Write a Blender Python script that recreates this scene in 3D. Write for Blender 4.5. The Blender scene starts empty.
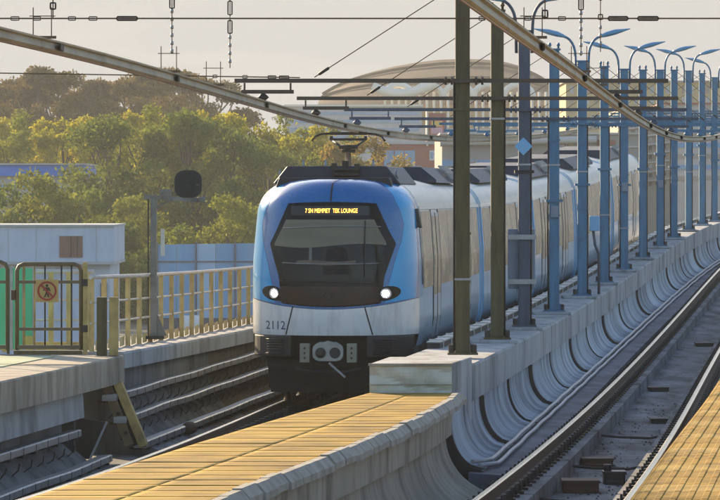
import bpy, bmesh, math, random
import numpy as np
from mathutils import Vector
random.seed(7); rng = np.random.default_rng(7)
S = bpy.context.scene; COL = S.collection
R = math.radians

# ------------------------------------------------------------------ camera, sky, sun, exposure
ZC = 7.9                                    # eye height above the street; rails run about 3 m below the eye
cd = bpy.data.cameras.new('camera'); cam = bpy.data.objects.new('camera', cd); COL.objects.link(cam)
cam.location = (0, 0, ZC); cam.rotation_euler = (math.pi/2, 0, 0)
F = 4000.0                                  # focal length in pixels of the 720 px wide photograph
cd.sensor_width = 36; cd.lens = 36*F/720; cd.shift_y = -53/720
cd.clip_start = 1; cd.clip_end = 6000
S.camera = cam
SUN_EL, SUN_AZ = R(17), R(-25)              # low sun, ahead and to the left
w = bpy.data.worlds.new("World"); S.world = w; w.use_nodes = True
nt = w.node_tree; sky = nt.nodes.new('ShaderNodeTexSky'); sky.sky_type = 'NISHITA'; sky.sun_disc = False
sky.sun_elevation = SUN_EL; sky.sun_rotation = SUN_AZ; sky.dust_density = 1.6; sky.air_density = 1.0; sky.ozone_density = 2.0
hzm = nt.nodes.new('ShaderNodeMix'); hzm.data_type = 'RGBA'; hzm.inputs[7].default_value = (2.02, 2.0, 1.97, 1)   # pale haze band low over the horizon, clear sky above
stc = nt.nodes.new('ShaderNodeTexCoord'); sxyz = nt.nodes.new('ShaderNodeSeparateXYZ'); smr = nt.nodes.new('ShaderNodeMapRange')
smr.inputs[1].default_value = .11; smr.inputs[2].default_value = .32; smr.inputs[3].default_value = 1.03; smr.inputs[4].default_value = .0; smr.clamp = True
nt.links.new(stc.outputs['Generated'], sxyz.inputs[0]); nt.links.new(sxyz.outputs[2], smr.inputs[0]); snz = nt.nodes.new('ShaderNodeTexNoise'); snz.inputs['Scale'].default_value = 5; snz.inputs['Detail'].default_value = 4; smp = nt.nodes.new('ShaderNodeMapping'); smp.inputs['Scale'].default_value = (1, 1, 9)
nt.links.new(stc.outputs['Generated'], smp.inputs[0]); nt.links.new(smp.outputs[0], snz.inputs[0])
sm2 = nt.nodes.new('ShaderNodeMapRange'); sm2.inputs[1].default_value = .3; sm2.inputs[2].default_value = .7; sm2.inputs[3].default_value = .95; sm2.inputs[4].default_value = 1.0; nt.links.new(snz.outputs[0], sm2.inputs[0])
smu = nt.nodes.new('ShaderNodeMath'); smu.operation = 'MULTIPLY'; nt.links.new(smr.outputs[0], smu.inputs[0]); nt.links.new(sm2.outputs[0], smu.inputs[1]); sdt = nt.nodes.new('ShaderNodeVectorMath'); sdt.operation = 'DOT_PRODUCT'; sdt.inputs[1].default_value = (math.sin(SUN_AZ), math.cos(SUN_AZ), 0); nt.links.new(stc.outputs['Generated'], sdt.inputs[0])
sm3 = nt.nodes.new('ShaderNodeMapRange'); sm3.inputs[1].default_value = -.3; sm3.inputs[2].default_value = .75; sm3.inputs[3].default_value = .08; sm3.inputs[4].default_value = 1.0; nt.links.new(sdt.outputs['Value'], sm3.inputs[0])   # haze glows on the sun's side of the sky
smv = nt.nodes.new('ShaderNodeMath'); smv.operation = 'MULTIPLY'; nt.links.new(smu.outputs[0], smv.inputs[0]); nt.links.new(sm3.outputs[0], smv.inputs[1]); nt.links.new(smv.outputs[0], hzm.inputs['Factor'])
nt.links.new(sky.outputs[0], hzm.inputs[6]); nt.links.new(hzm.outputs[2], nt.nodes['Background'].inputs[0]); nt.nodes['Background'].inputs[1].default_value = .14
sd = bpy.data.lights.new('sun', 'SUN'); sd.energy = 4.6; sd.angle = R(.6); sd.color = (1, .77, .48)
sun = bpy.data.objects.new('sun', sd); COL.objects.link(sun)
sv = Vector((math.sin(SUN_AZ)*math.cos(SUN_EL), math.cos(SUN_AZ)*math.cos(SUN_EL), math.sin(SUN_EL)))
sun.rotation_euler = sv.to_track_quat('Z', 'Y').to_euler()
sun.location = (0, 0, 60)
S.view_settings.view_transform = 'Standard'; S.view_settings.look = 'None'
S.view_settings.gamma = 1; S.view_settings.exposure = 1.0; S.view_settings.use_curve_mapping = False
S.render.engine = 'CYCLES'
S.cycles.use_denoising = True
S.cycles.max_bounces = 8; S.cycles.volume_bounces = 1; S.cycles.transparent_max_bounces = 8

# ------------------------------------------------------------------ alignment of the two tracks
def fitted(ds, vs, lo, hi, deg=5):
    c = np.polyfit((np.array(ds)-80)/50, vs, deg); p = np.poly1d(c); dp = p.deriv()
    def f(d):
        if d < lo: return float(p((lo-80)/50) + dp((lo-80)/50)/50*(d-lo))
        if d > hi: return float(p((hi-80)/50) + dp((hi-80)/50)/50*(d-hi))
        return float(p((d-80)/50))
    return f
mastX = fitted([40,52,59.5,67,77,82,89,97,104,111,120,131], [.1,1.32,2.04,2.75,3.8,4.4,5.35,6.3,7.33,8.3,9.5,11.25], 40, 131, 4)
LX = fitted([36,39.6,46,56,62,67,77,82,89,97,104,111,120,131], [-3.08,-2.65,-1.9,-.95,-.45,0,1.0,1.65,2.6,3.7,4.7,5.7,6.9,8.5], 37, 131, 5)
RX = fitted([36,40,52,67,81,90,121,131], [1.46,1.93,3.35,4.87,6.48,7.65,11.65,13.0], 38, 130, 4)
_hd = [20,30,40,46,56,61,67,77,82,89,97,104,111,120,131]
railH = fitted(_hd, [2.9,2.95,3.0,3.03,3.1,3.15,3.2,3.22,3.14,3.0,2.82,2.63,2.42,2.19,1.9], 20, 131, 5)
zO = fitted([30,35,38,44,50,56,66,77,85,101,121,140], [1.53,1.49,1.43,1.3,1.23,1.18,1.15,1.18,1.24,1.5,2.1,2.7], 30, 140, 5)
def railz(d): return ZC - railH(d)
def px(x, y, d): return Vector(((x-360)*d/F, d, ZC + (197-y)*d/F))
def ds(a, b, step=1.5):
    n = max(1, round((b-a)/step)); return [a + (b-a)*i/n for i in range(n+1)]

# ------------------------------------------------------------------ materials
def mat(name, c1, c2=None, rough=.8, metal=0, scale=2.0, stretch=(1,1,1), bump=0, bscale=None, dirt_or_gleam=None, dirt_or_gleam_amt=.5, dscale=1.0, dstretch=(1,1,1), coat=0, spec=.5, detail=6):
    m = bpy.data.materials.new(name); m.use_nodes = True; n = m.node_tree.nodes; l = m.node_tree.links
    b = n['Principled BSDF']; b.inputs['Roughness'].default_value = rough; b.inputs['Metallic'].default_value = metal
    b.inputs['Coat Weight'].default_value = coat; b.inputs['Coat Roughness'].default_value = .08
    b.inputs['Specular IOR Level'].default_value = spec
    c2 = c2 or tuple(v*.75 for v in c1)
    tc = n.new('ShaderNodeTexCoord'); mp = n.new('ShaderNodeMapping'); mp.inputs['Scale'].default_value = stretch
    l.new(tc.outputs['Object'], mp.inputs[0])
    nz = n.new('ShaderNodeTexNoise'); nz.inputs['Scale'].default_value = scale; nz.inputs['Detail'].default_value = detail
    l.new(mp.outputs[0], nz.inputs[0])
    cr = n.new('ShaderNodeValToRGB'); cr.color_ramp.elements[0].position = .3; cr.color_ramp.elements[1].position = .7
    cr.color_ramp.elements[0].color = (*c1, 1); cr.color_ramp.elements[1].color = (*c2, 1)
    l.new(nz.outputs[0], cr.inputs[0]); out = cr.outputs[0]
    if dirt_or_gleam:
        mp2 = n.new('ShaderNodeMapping'); mp2.inputs['Scale'].default_value = dstretch; l.new(tc.outputs['Object'], mp2.inputs[0])
        n2 = n.new('ShaderNodeTexNoise'); n2.inputs['Scale'].default_value = dscale; n2.inputs['Detail'].default_value = 9; n2.inputs['Roughness'].default_value = .65
        l.new(mp2.outputs[0], n2.inputs[0])
        r2 = n.new('ShaderNodeValToRGB'); r2.color_ramp.elements[0].position = .47; r2.color_ramp.elements[1].position = .68
        r2.color_ramp.elements[0].color = (0,0,0,1); r2.color_ramp.elements[1].color = (dirt_or_gleam_amt,)*3+(1,)
        l.new(n2.outputs[0], r2.inputs[0])
        mx = n.new('ShaderNodeMix'); mx.data_type = 'RGBA'; l.new(r2.outputs[0], mx.inputs['Factor']); l.new(out, mx.inputs[6]); mx.inputs[7].default_value = (*dirt_or_gleam, 1)
        out = mx.outputs[2]
        rr = n.new('ShaderNodeMapRange'); rr.inputs[3].default_value = rough; rr.inputs[4].default_value = min(1, rough+.2)
        l.new(n2.outputs[0], rr.inputs[0]); l.new(rr.outputs[0], b.inputs['Roughness'])
    l.new(out, b.inputs['Base Color'])
    if bump:
        bp = n.new('ShaderNodeBump'); bp.inputs['Strength'].default_value = bump; bp.inputs['Distance'].default_value = .02
        nb = n.new('ShaderNodeTexNoise'); nb.inputs['Scale'].default_value = bscale or scale*6; nb.inputs['Detail'].default_value = 5
        l.new(mp.outputs[0], nb.inputs[0]); l.new(nb.outputs[0], bp.inputs['Height']); l.new(bp.outputs[0], b.inputs['Normal'])
    return m
def emit(name, c, s):
    m = bpy.data.materials.new(name); m.use_nodes = True; b = m.node_tree.nodes['Principled BSDF']
    b.inputs['Base Color'].default_value = (*c, 1); b.inputs['Emission Color'].default_value = (*c, 1); b.inputs['Emission Strength'].default_value = s
    return m
def leafmat(name, c1, c2, trans=.45):
    m = bpy.data.materials.new(name); m.use_nodes = True; n = m.node_tree.nodes; l = m.node_tree.links
    n.remove(n['Principled BSDF']); out = n['Material Output']
    tc = n.new('ShaderNodeTexCoord'); nz = n.new('ShaderNodeTexNoise'); nz.inputs['Scale'].default_value = .55; nz.inputs['Detail'].default_value = 5
    nz.inputs['Roughness'].default_value = .7
    l.new(tc.outputs['Object'], nz.inputs[0]); cr = n.new('ShaderNodeValToRGB')
    cr.color_ramp.elements[0].position = .35; cr.color_ramp.elements[1].position = .68
    cr.color_ramp.elements[0].color = (*c1, 1); cr.color_ramp.elements[1].color = (*c2, 1); l.new(nz.outputs[0], cr.inputs[0])
    d = n.new('ShaderNodeBsdfDiffuse'); t = n.new('ShaderNodeBsdfTranslucent'); mx = n.new('ShaderNodeMixShader'); mx.inputs[0].default_value = trans
    l.new(cr.outputs[0], d.inputs[0]); l.new(cr.outputs[0], t.inputs[0]); l.new(d.outputs[0], mx.inputs[1]); l.new(t.outputs[0], mx.inputs[2])
    l.new(mx.outputs[0], out.inputs[0]); return m

M = {}
M['concrete'] = mat('grey_concrete', (.43,.44,.45), (.31,.32,.33), .9, scale=1.2, stretch=(1,.5,.6), bump=.25, bscale=14, dirt_or_gleam=(.07,.065,.06), dirt_or_gleam_amt=.7, dscale=1.7, dstretch=(1.5,.8,.25))
M['panel'] = mat('streaked_concrete', (.46,.51,.56), (.31,.35,.40), .85, scale=.7, stretch=(.6,.6,.6), bump=.3, bscale=12, dirt_or_gleam=(.03,.034,.042), dirt_or_gleam_amt=.9, dscale=1.1, dstretch=(.35,1.3,.35), detail=10)  # bluish tint puts blue skylight into the grey concrete
M['warm_concrete'] = mat('stained_concrete', (.42,.37,.29), (.28,.245,.19), .9, scale=1.2, stretch=(1,.5,.7), bump=.25, bscale=14, dirt_or_gleam=(.08,.06,.04), dirt_or_gleam_amt=.75, dscale=2.0, dstretch=(.6,1.3,.3))
M['brown_concrete'] = mat('brown_stained_concrete', (.12,.085,.05), (.075,.055,.035), .9, scale=2, bump=.25, dirt_or_gleam=(.22,.20,.17), dirt_or_gleam_amt=.5, dscale=2.4, dstretch=(2,3,.25))
M['dark_concrete'] = mat('dark_concrete', (.085,.08,.075), (.05,.048,.045), .95, scale=2, bump=.3, dirt_or_gleam=(.02,.018,.016), dirt_or_gleam_amt=.8, dscale=1.6, dstretch=(1,.5,.6))
M['bed'] = mat('slab_concrete', (.21,.222,.24), (.075,.08,.09), .9, scale=1.8, stretch=(1,.35,1), bump=.3, dirt_or_gleam=(.016,.016,.018), dirt_or_gleam_amt=.9, dscale=2.2, dstretch=(1.3,.30,1), detail=10)
M['coping'] = mat('coping_tile', (.36,.33,.28), (.27,.25,.21), .75, scale=4, bump=.15, dirt_or_gleam=(.12,.10,.08), dirt_or_gleam_amt=.5, dscale=5)
M['foot'] = mat('dark_bluish_foot_concrete', (.16,.18,.22), (.09,.10,.13), .7, scale=1.2, stretch=(1,.4,1), bump=.2, dirt_or_gleam=(.04,.04,.05), dirt_or_gleam_amt=.8, dscale=1.6, dstretch=(1,.5,1))  # dark bluish concrete for the slab at the wall foot
M['conduit'] = mat('pinkish_conduit', (.46,.42,.42), (.36,.33,.33), .5, scale=3)
M['lamp'] = mat('lamp_head_paint', (.16,.36,.54), (.13,.31,.48), .4, scale=3)
M['trough'] = mat('dark_streaked_concrete', (.23,.235,.24), (.12,.125,.13), .9, scale=1.3, stretch=(1,.5,.6), bump=.25, dirt_or_gleam=(.03,.03,.03), dirt_or_gleam_amt=.85, dscale=2.0, dstretch=(1.5,.9,.25))  # shade of the left trough painted in as darker concrete
M['pinblock'] = mat('dull_cream_block', (.36,.32,.23), (.27,.24,.17), .6, scale=5)
M['board'] = mat('yellow_walkway_board', (.48,.295,.05), (.33,.195,.035), .85, scale=1.4, stretch=(.7,1.1,1), bump=.35, bscale=8, spec=.15, dirt_or_gleam=(.13,.085,.04), dirt_or_gleam_amt=.9, dscale=1.3, dstretch=(.8,1.3,1), detail=10)
M['tactile'] = mat('yellow_tactile_paving', (.47,.27,.04), (.34,.195,.03), .8, scale=3, bump=.15, spec=.12, dirt_or_gleam=(.16,.10,.035), dirt_or_gleam_amt=.8, dscale=2.6, detail=9)
M['tactile_pale'] = mat('pale_tactile_paving', (.54,.34,.08), (.41,.26,.06), .8, scale=3, bump=.15, spec=.12, dirt_or_gleam=(.22,.14,.05), dirt_or_gleam_amt=.7, dscale=2.6)
M['grey_paving'] = mat('grey_paving', (.3,.28,.25), None, .85, scale=2, bump=.2)
M['green_floor'] = mat('pale_green_floor', (.36,.43,.26), (.30,.36,.22), .6, scale=2, dirt_or_gleam=(.2,.2,.13), dirt_or_gleam_amt=.4, dscale=2)
M['blue'] = mat('blue_steel_paint', (.072,.215,.345), (.055,.17,.285), .42, scale=3, stretch=(2,2,.5), dirt_or_gleam=(.05,.075,.10), dirt_or_gleam_amt=.5, dscale=2.5, dstretch=(4,4,.7))
M['slate'] = mat('slate_steel_paint', (.085,.105,.15), (.065,.08,.115), .5, scale=3, stretch=(2,2,.5), dirt_or_gleam=(.05,.045,.04), dirt_or_gleam_amt=.5, dscale=2.5, dstretch=(4,4,.7))
M['olive'] = mat('olive_brown_steel_paint', (.115,.088,.030), (.08,.06,.022), .5, scale=3, stretch=(2,2,.4), dirt_or_gleam=(.035,.026,.012), dirt_or_gleam_amt=.6, dscale=3, dstretch=(4,4,.5))
M['dsteel'] = mat('dark_brown_steel', (.060,.050,.040), (.04,.034,.028), .6, metal=.3, scale=6)
M['gatebar'] = mat('brown_bar_steel', (.10,.07,.05), (.07,.05,.035), .55, metal=.2, scale=6)
M['wire'] = mat('bronze_wire', (.17,.11,.06), None, .5, metal=.5, scale=9)
M['galv'] = mat('galvanised_steel', (.42,.42,.42), (.33,.33,.34), .42, metal=.75, scale=4, dirt_or_gleam=(.2,.19,.17), dirt_or_gleam_amt=.4, dscale=5)
M['ocr'] = mat('aluminium_conductor', (.42,.37,.27), (.31,.27,.19), .45, metal=.35, scale=1.5, stretch=(1,.3,1), dirt_or_gleam=(.17,.14,.10), dirt_or_gleam_amt=.5, dscale=2)
M['copper'] = mat('copper_contact_wire', (.30,.15,.06), None, .35, metal=.9, scale=5)
M['rust'] = mat('rusty_rail_steel', (.075,.042,.026), (.045,.028,.02), .8, metal=.2, scale=7, bump=.2)
M['railhead'] = mat('polished_rail_steel', (.80,.75,.64), (.68,.64,.56), .2, metal=1, scale=2, stretch=(3,.2,1))
M['clip'] = mat('dark_rail_clip', (.03,.026,.024), None, .7, scale=6)
M['boxbrown'] = mat('rusty_brown_box', (.10,.045,.026), (.06,.03,.02), .75, scale=5, bump=.2)
M['black'] = mat('black_plastic', (.014,.014,.016), None, .5, scale=4)
M['cream'] = mat('cream_paint', (.66,.49,.20), (.50,.36,.13), .5, scale=4, dirt_or_gleam=(.22,.15,.06), dirt_or_gleam_amt=.6, dscale=4, dstretch=(2,2,.8))
M['tan'] = mat('tan_paint', (.50,.36,.13), (.36,.26,.09), .55, scale=4, dirt_or_gleam=(.14,.10,.05), dirt_or_gleam_amt=.5, dscale=4)
M['gatebrown'] = mat('brown_gate_paint', (.16,.115,.055), (.11,.08,.04), .5, scale=5)
M['cabinet'] = mat('grey_cabinet_paint', (.24,.28,.35), (.2,.24,.30), .45, scale=3)
M['signal'] = mat('weathered_signal_steel', (.27,.255,.225), (.20,.19,.165), .6, metal=.2, scale=4, stretch=(2,2,.5), dirt_or_gleam=(.11,.09,.07), dirt_or_gleam_amt=.6, dscale=4)
M['pale_pipe'] = mat('pale_pipe_paint', (.62,.59,.53), None, .5, scale=5)
M['green_panel'] = mat('green_panel', (.07,.56,.27), (.05,.44,.2), .3, scale=1.5, coat=.3)
M['yellow_panel'] = mat('yellow_panel', (.55,.48,.12), None, .5)
M['sheet'] = mat('creased_sheet_metal', (.60,.58,.49), (.50,.48,.40), .42, metal=.2, scale=2, bump=.9, bscale=3.0, dirt_or_gleam=(.27,.25,.2), dirt_or_gleam_amt=.4, dscale=3)
# train
M['tblue'] = mat('train_blue_paint', (.003,.15,.42), (.003,.13,.38), .18, scale=.8, coat=.6, dirt_or_gleam=(.02,.12,.25), dirt_or_gleam_amt=.3, dscale=3)
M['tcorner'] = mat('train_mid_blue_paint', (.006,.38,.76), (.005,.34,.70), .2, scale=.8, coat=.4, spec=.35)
M['tlight'] = mat('train_light_blue_paint', (.17,.46,.74), (.15,.42,.68), .28, scale=.8, coat=.5)
M['tsilver'] = mat('train_silver_paint', (.80,.785,.765), (.72,.71,.69), .2, metal=.0, scale=1, coat=.6, dirt_or_gleam=(.30,.28,.25), dirt_or_gleam_amt=.5, dscale=2.8, dstretch=(1.6,1,.35), detail=9)
M['tside'] = mat('train_side_paint', (.46,.64,.80), (.39,.56,.72), .22, metal=.1, scale=.6, stretch=(1,.25,1), coat=.5, dirt_or_gleam=(.22,.28,.33), dirt_or_gleam_amt=.6, dscale=1.2, dstretch=(1,.5,.3), detail=9)
M['troof'] = mat('train_roof_paint', (.86,.83,.75), (.80,.77,.69), .28, scale=1.5, coat=.3, dirt_or_gleam=(.5,.46,.38), dirt_or_gleam_amt=.3, dscale=2, dstretch=(1,.5,1))
M['tglass'] = mat('black_windscreen_mask', (.006,.0065,.007), (.005,.005,.006), .12, scale=2, spec=.2)
M['tpane'] = mat('dark_windscreen_glass', (.010,.010,.009), (.020,.018,.015), .1, spec=.25, scale=1.3, stretch=(1,1,3))
M['tgrille'] = mat('dark_red_grille', (.045,.012,.009), (.014,.007,.006), .3, scale=4, stretch=(.6,1,4), spec=.35)
M['blind'] = mat('khaki_sun_blind', (.20,.18,.12), (.15,.135,.09), .5, scale=1.4, stretch=(.5,1,3))
M['swin'] = mat('side_window_painted_reflection', (.32,.21,.10), (.045,.04,.035), .14, scale=1.5, stretch=(1,.55,.9), bump=.12, bscale=1.3, spec=.35, dirt_or_gleam=(.72,.52,.28), dirt_or_gleam_amt=.75, dscale=2.0, dstretch=(1,.55,.8), detail=8)  # brown and gold mottling is reflection painted into the glass colour
M['sdoor'] = mat('train_door_paint', (.44,.54,.63), (.36,.46,.55), .3, metal=.25, scale=2, stretch=(1,.4,1), coat=.3, dirt_or_gleam=(.2,.22,.24), dirt_or_gleam_amt=.5, dscale=2, dstretch=(2,.6,.4))
M['acbox'] = mat('dark_navy_roof_unit', (.025,.032,.055), (.018,.022,.038), .5, scale=3)
M['under'] = mat('black_underframe', (.012,.011,.010), (.02,.018,.016), .75, scale=4)
M['buffer'] = mat('dark_grey_bumper', (.024,.023,.022), (.018,.017,.016), .6, scale=4)
M['coupler'] = mat('pale_coupler_metal', (.42,.40,.36), (.28,.27,.25), .4, metal=.3, scale=6)
M['lamp_on'] = emit('headlight_glow', (1, .97, 1), 14)
M['amber'] = emit('amber_display', (1, .42, .06), 3.0)
M['number'] = mat('navy_number_paint', (.05,.08,.16), None, .5)
# background
M['ground'] = mat('dry_ground', (.15,.13,.085), (.09,.09,.05), .95, scale=.12, dirt_or_gleam=(.22,.17,.13), dirt_or_gleam_amt=.6, dscale=.05)
M['whitewall'] = mat('white_cladding', (.52,.60,.71), (.46,.54,.65), .6, scale=.8, dirt_or_gleam=(.33,.36,.40), dirt_or_gleam_amt=.4, dscale=.9, dstretch=(2,2,.4))  # blue cast of shade is mixed into the white
M['palewall'] = mat('pale_grey_render', (.48,.49,.49), (.42,.43,.43), .8, scale=.5, dirt_or_gleam=(.3,.3,.28), dirt_or_gleam_amt=.4, dscale=.4)
M['brownlouvre'] = mat('red_brown_louvre', (.23,.12,.09), (.17,.09,.07), .7, scale=4, stretch=(4,1,.4))
M['hoard'] = mat('blue_hoarding_sheet', (.15,.36,.58), (.12,.31,.52), .5, scale=.6, dirt_or_gleam=(.25,.36,.45), dirt_or_gleam_amt=.5, dscale=.35, dstretch=(2,2,.4))
M['hoard_pale'] = mat('pale_blue_hoarding_sheet', (.32,.50,.68), (.27,.45,.63), .5, scale=.6)
M['hoard_dark'] = mat('dark_blue_base', (.05,.07,.10), None, .7)
M['royal'] = mat('royal_blue_cladding', (.0,.20,.72), (.0,.17,.64), .5, scale=.4)
M['hallwhite'] = mat('hall_white_wall', (.58,.54,.50), None, .7, scale=.4)
M['dome'] = mat('tan_dome_roof', (.075,.038,.018), (.058,.03,.015), .8, scale=.08, spec=.2, dirt_or_gleam=(.04,.025,.015), dirt_or_gleam_amt=.5, dscale=.06, dstretch=(2,1,.5))
M['domewhite'] = mat('white_dome_tracery', (.78,.74,.64), (.7,.66,.55), .6, scale=.3)
M['ochre'] = mat('ochre_wall', (.55,.42,.20), (.46,.35,.17), .8, scale=.3)
M['redbrick'] = mat('red_brick_facade', (.33,.11,.075), (.27,.09,.065), .8, scale=.7)
M['greyhall'] = mat('grey_hall_cladding', (.36,.33,.30), (.30,.28,.255), .7, scale=.4, dirt_or_gleam=(.33,.30,.26), dirt_or_gleam_amt=.4, dscale=.5)
M['taupe'] = mat('taupe_facade', (.38,.32,.26), (.33,.28,.22), .8, scale=.5)
M['bluewin'] = mat('blue_reflecting_window', (.16,.33,.52), (.13,.28,.45), .2, scale=.5)
M['poster_red'] = mat('orange_red_poster', (.55,.14,.09), None, .6, scale=1)
M['poster_yellow'] = mat('yellow_poster_patch', (.75,.50,.10), None, .6, scale=1)
M['poster_pink'] = mat('pink_poster_patch', (.62,.36,.42), None, .6, scale=1)
M['sign_white'] = mat('white_sign_face', (.75,.76,.78), None, .5, scale=1)
M['sign_yellow'] = mat('ochre_sign_plate', (.50,.33,.10), (.43,.28,.09), .5, scale=5)
M['sign_red'] = mat('red_sign_ring', (.35,.03,.02), None, .5)
M['sign_black'] = mat('black_sign_figure', (.03,.02,.015), None, .5)
M['bark'] = mat('grey_brown_bark', (.09,.065,.045), (.06,.045,.03), .9, scale=3, stretch=(2,2,.5))
M['leaf'] = leafmat('green_leaf', (.15,.185,.022), (.30,.29,.04), .5)
M['leaf_dark'] = leafmat('deep_green_leaf', (.10,.15,.026), (.21,.23,.04), .5)
M['leaf_yellow'] = leafmat('yellow_green_leaf', (.25,.26,.02), (.50,.41,.03), .55)
M['leaf_autumn'] = leafmat('autumn_leaf', (.21,.17,.03), (.40,.27,.05), .55)
M['needle'] = leafmat('pine_needle', (.13,.095,.028), (.20,.15,.045), .4)

# ------------------------------------------------------------------ mesh building
class MB:
    def __init__(s): s.v = []; s.f = []; s.sm = []
    def add(s, vs, fs, smooth=False):
        o = len(s.v); s.v += [tuple(v) for v in vs]; s.f += [tuple(i+o for i in f) for f in fs]; s.sm += [smooth]*len(fs); return s
    def box(s, a, b):
        (x0,y0,z0),(x1,y1,z1) = a, b
        return s.add([(x0,y0,z0),(x1,y0,z0),(x1,y1,z0),(x0,y1,z0),(x0,y0,z1),(x1,y0,z1),(x1,y1,z1),(x0,y1,z1)],
                     [(0,3,2,1),(4,5,6,7),(0,1,5,4),(1,2,6,5),(2,3,7,6),(3,0,4,7)])
    def cbox(s, c, d): return s.box((c[0]-d[0]/2,c[1]-d[1]/2,c[2]-d[2]/2),(c[0]+d[0]/2,c[1]+d[1]/2,c[2]+d[2]/2))
    def tube(s, pts, r, n=8, smooth=True):
        pts = [Vector(p) for p in pts]; m = len(pts); rs = r if isinstance(r, (list,tuple)) else [r]*m
        vs = []; up = None
        for i, p in enumerate(pts):
            t = (pts[min(i+1,m-1)] - pts[max(i-1,0)]).normalized()
            if up is None: up = Vector((0,0,1)) if abs(t.z) < .9 else Vector((1,0,0))
            a = t.cross(up); 
            if a.length < 1e-5: a = t.cross(Vector((1,0,0)))
            a.normalize(); b = a.cross(t).normalized(); up = b
            vs += [p + (a*math.cos(2*math.pi*k/n) + b*math.sin(2*math.pi*k/n))*rs[i] for k in range(n)]
        fs = [(i*n+k, i*n+(k+1)%n, (i+1)*n+(k+1)%n, (i+1)*n+k) for i in range(m-1) for k in range(n)]
        s.add(vs, fs, smooth); o = len(s.v)-m*n
        s.f += [tuple(o+k for k in range(n))[::-1], tuple(o+(m-1)*n+k for k in range(n))]; s.sm += [False]*2
        return s
    def bar(s, p, q, wx, wz):                # rectangular bar between two points
        p, q = Vector(p), Vector(q); t = (q-p).normalized(); up = Vector((0,0,1)) if abs(t.z) < .95 else Vector((0,1,0))
        a = t.cross(up).normalized()*wx/2; b = a.cross(t).normalized()*wz/2
        return s.add([p-a-b,p+a-b,p+a+b,p-a+b,q-a-b,q+a-b,q+a+b,q-a+b],[(0,3,2,1),(4,5,6,7),(0,1,5,4),(1,2,6,5),(2,3,7,6),(3,0,4,7)])
    def sweep(s, base, prof, smooth=False, closed=True, caps=True):
        n = len(prof); m = len(base); vs = [(b[0]+u, b[1], b[2]+z) for b in base for (u, z) in prof]
        K = n if closed else n-1
        fs = [(i*n+k, i*n+(k+1)%n, (i+1)*n+(k+1)%n, (i+1)*n+k) for i in range(m-1) for k in range(K)]
        s.add(vs, fs, smooth)
        if closed and caps:
            o = len(s.v)-m*n; s.f += [tuple(range(o, o+n))[::-1], tuple(range(o+(m-1)*n, o+m*n))]; s.sm += [False]*2
        return s
    def grid(s, fn, nu, nv, smooth=True):
        vs = [fn(i/nu, j/nv) for j in range(nv+1) for i in range(nu+1)]
        fs = [(j*(nu+1)+i, j*(nu+1)+i+1, (j+1)*(nu+1)+i+1, (j+1)*(nu+1)+i) for j in range(nv) for i in range(nu)]
        return s.add(vs, fs, smooth)
    def prism_y(s, poly, y0, y1):            # polygon in xz extruded along y
        n = len(poly); vs = [(x,y0,z) for x,z in poly]+[(x,y1,z) for x,z in poly]
        return s.add(vs, [tuple(range(n)), tuple(range(2*n-1, n-1, -1))]+[(i, n+i, n+(i+1)%n, (i+1)%n) for i in range(n)])
    def build(s, name, m, parent=None, loc=None, bevel=0, thick=0):
        org = Vector(loc) if loc is not None else (parent_loc(parent) if parent else Vector((0,0,0)))
        me = bpy.data.meshes.new(name); me.from_pydata([tuple(Vector(v)-org) for v in s.v], [], s.f)
        me.polygons.foreach_set('use_smooth', s.sm); me.update()
        bm = bmesh.new(); bm.from_mesh(me); bmesh.ops.recalc_face_normals(bm, faces=bm.faces); bm.to_mesh(me); bm.free()
        if m: me.materials.append(m)
        o = bpy.data.objects.new(name, me); COL.objects.link(o)
        if parent: o.parent = parent
        if parent: o.location = org - parent_loc(parent)
        else: o.location = org
        if thick:
            q = o.modifiers.new('thickness', 'SOLIDIFY'); q.thickness = thick; q.offset = -1
        if bevel:
            q = o.modifiers.new('bevel', 'BEVEL'); q.width = bevel; q.segments = 2; q.limit_method = 'ANGLE'
        return o
def parent_loc(o):
    v = Vector((0,0,0))
    while o: v += Vector(o.location); o = o.parent
    return v
def thing(name, label, cat, loc=(0,0,0), group=None):
    o = bpy.data.objects.new(name, None); COL.objects.link(o); o.location = loc; o.empty_display_size = .1
    return tag(o, label, cat, group)
def tag(o, label, cat, group=None):
    o['label'] = label; o['category'] = cat
    if group: o['group'] = group
    return o
def struct(o): o['kind'] = 'structure'; return o
def dup(root, loc, label=None, rotz=None, scale=None):
    r = root.copy(); COL.objects.link(r); r.location = loc
    if label: r['label'] = label
    if rotz is not None: r.rotation_euler = (0,0,rotz)
    if scale is not None: r.scale = scale
    for ch in list(root.children):
        c = ch.copy(); COL.objects.link(c); c.parent = r
        for g in list(ch.children):
            d = g.copy(); COL.objects.link(d); d.parent = c
    return r
def base(fx, d0, d1, step=1.5, fz=railz): return [(fx(d), d, fz(d)) for d in ds(d0, d1, step)]

# ------------------------------------------------------------------ ground, viaduct deck, platforms
g = MB(); g.add([(-480,-60,0),(480,-60,0),(480,780,0),(-480,780,0)], [(0,1,2,3)]); struct(g.build('ground', M['ground']))
D0, D1 = 8, 175
k = MB()                                     # R trough slab (between centre wall and platform) and L trough slab, one deck
kb = [( (LX(d)+RX(d))/2, d, railz(d)) for d in ds(D0, D1)]
vs = []
for d in ds(D0, D1):
    z = railz(d)
    vs.append([(LX(d)-2.9, d, z-.50),(LX(d)+1.9, d, z-.50),(RX(d)-1.4, d, z-.42),(RX(d)+2.4, d, z-.42),(RX(d)+2.4, d, z-1.6),(LX(d)-2.9, d, z-1.6)])
n = 6; V = [p for r in vs for p in r]
k.add(V, [(i*n+j, i*n+(j+1)%n, (i+1)*n+(j+1)%n, (i+1)*n+j) for i in range(len(vs)-1) for j in range(n)])
struct(k.build('track_bed', M['bed']))
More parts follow.
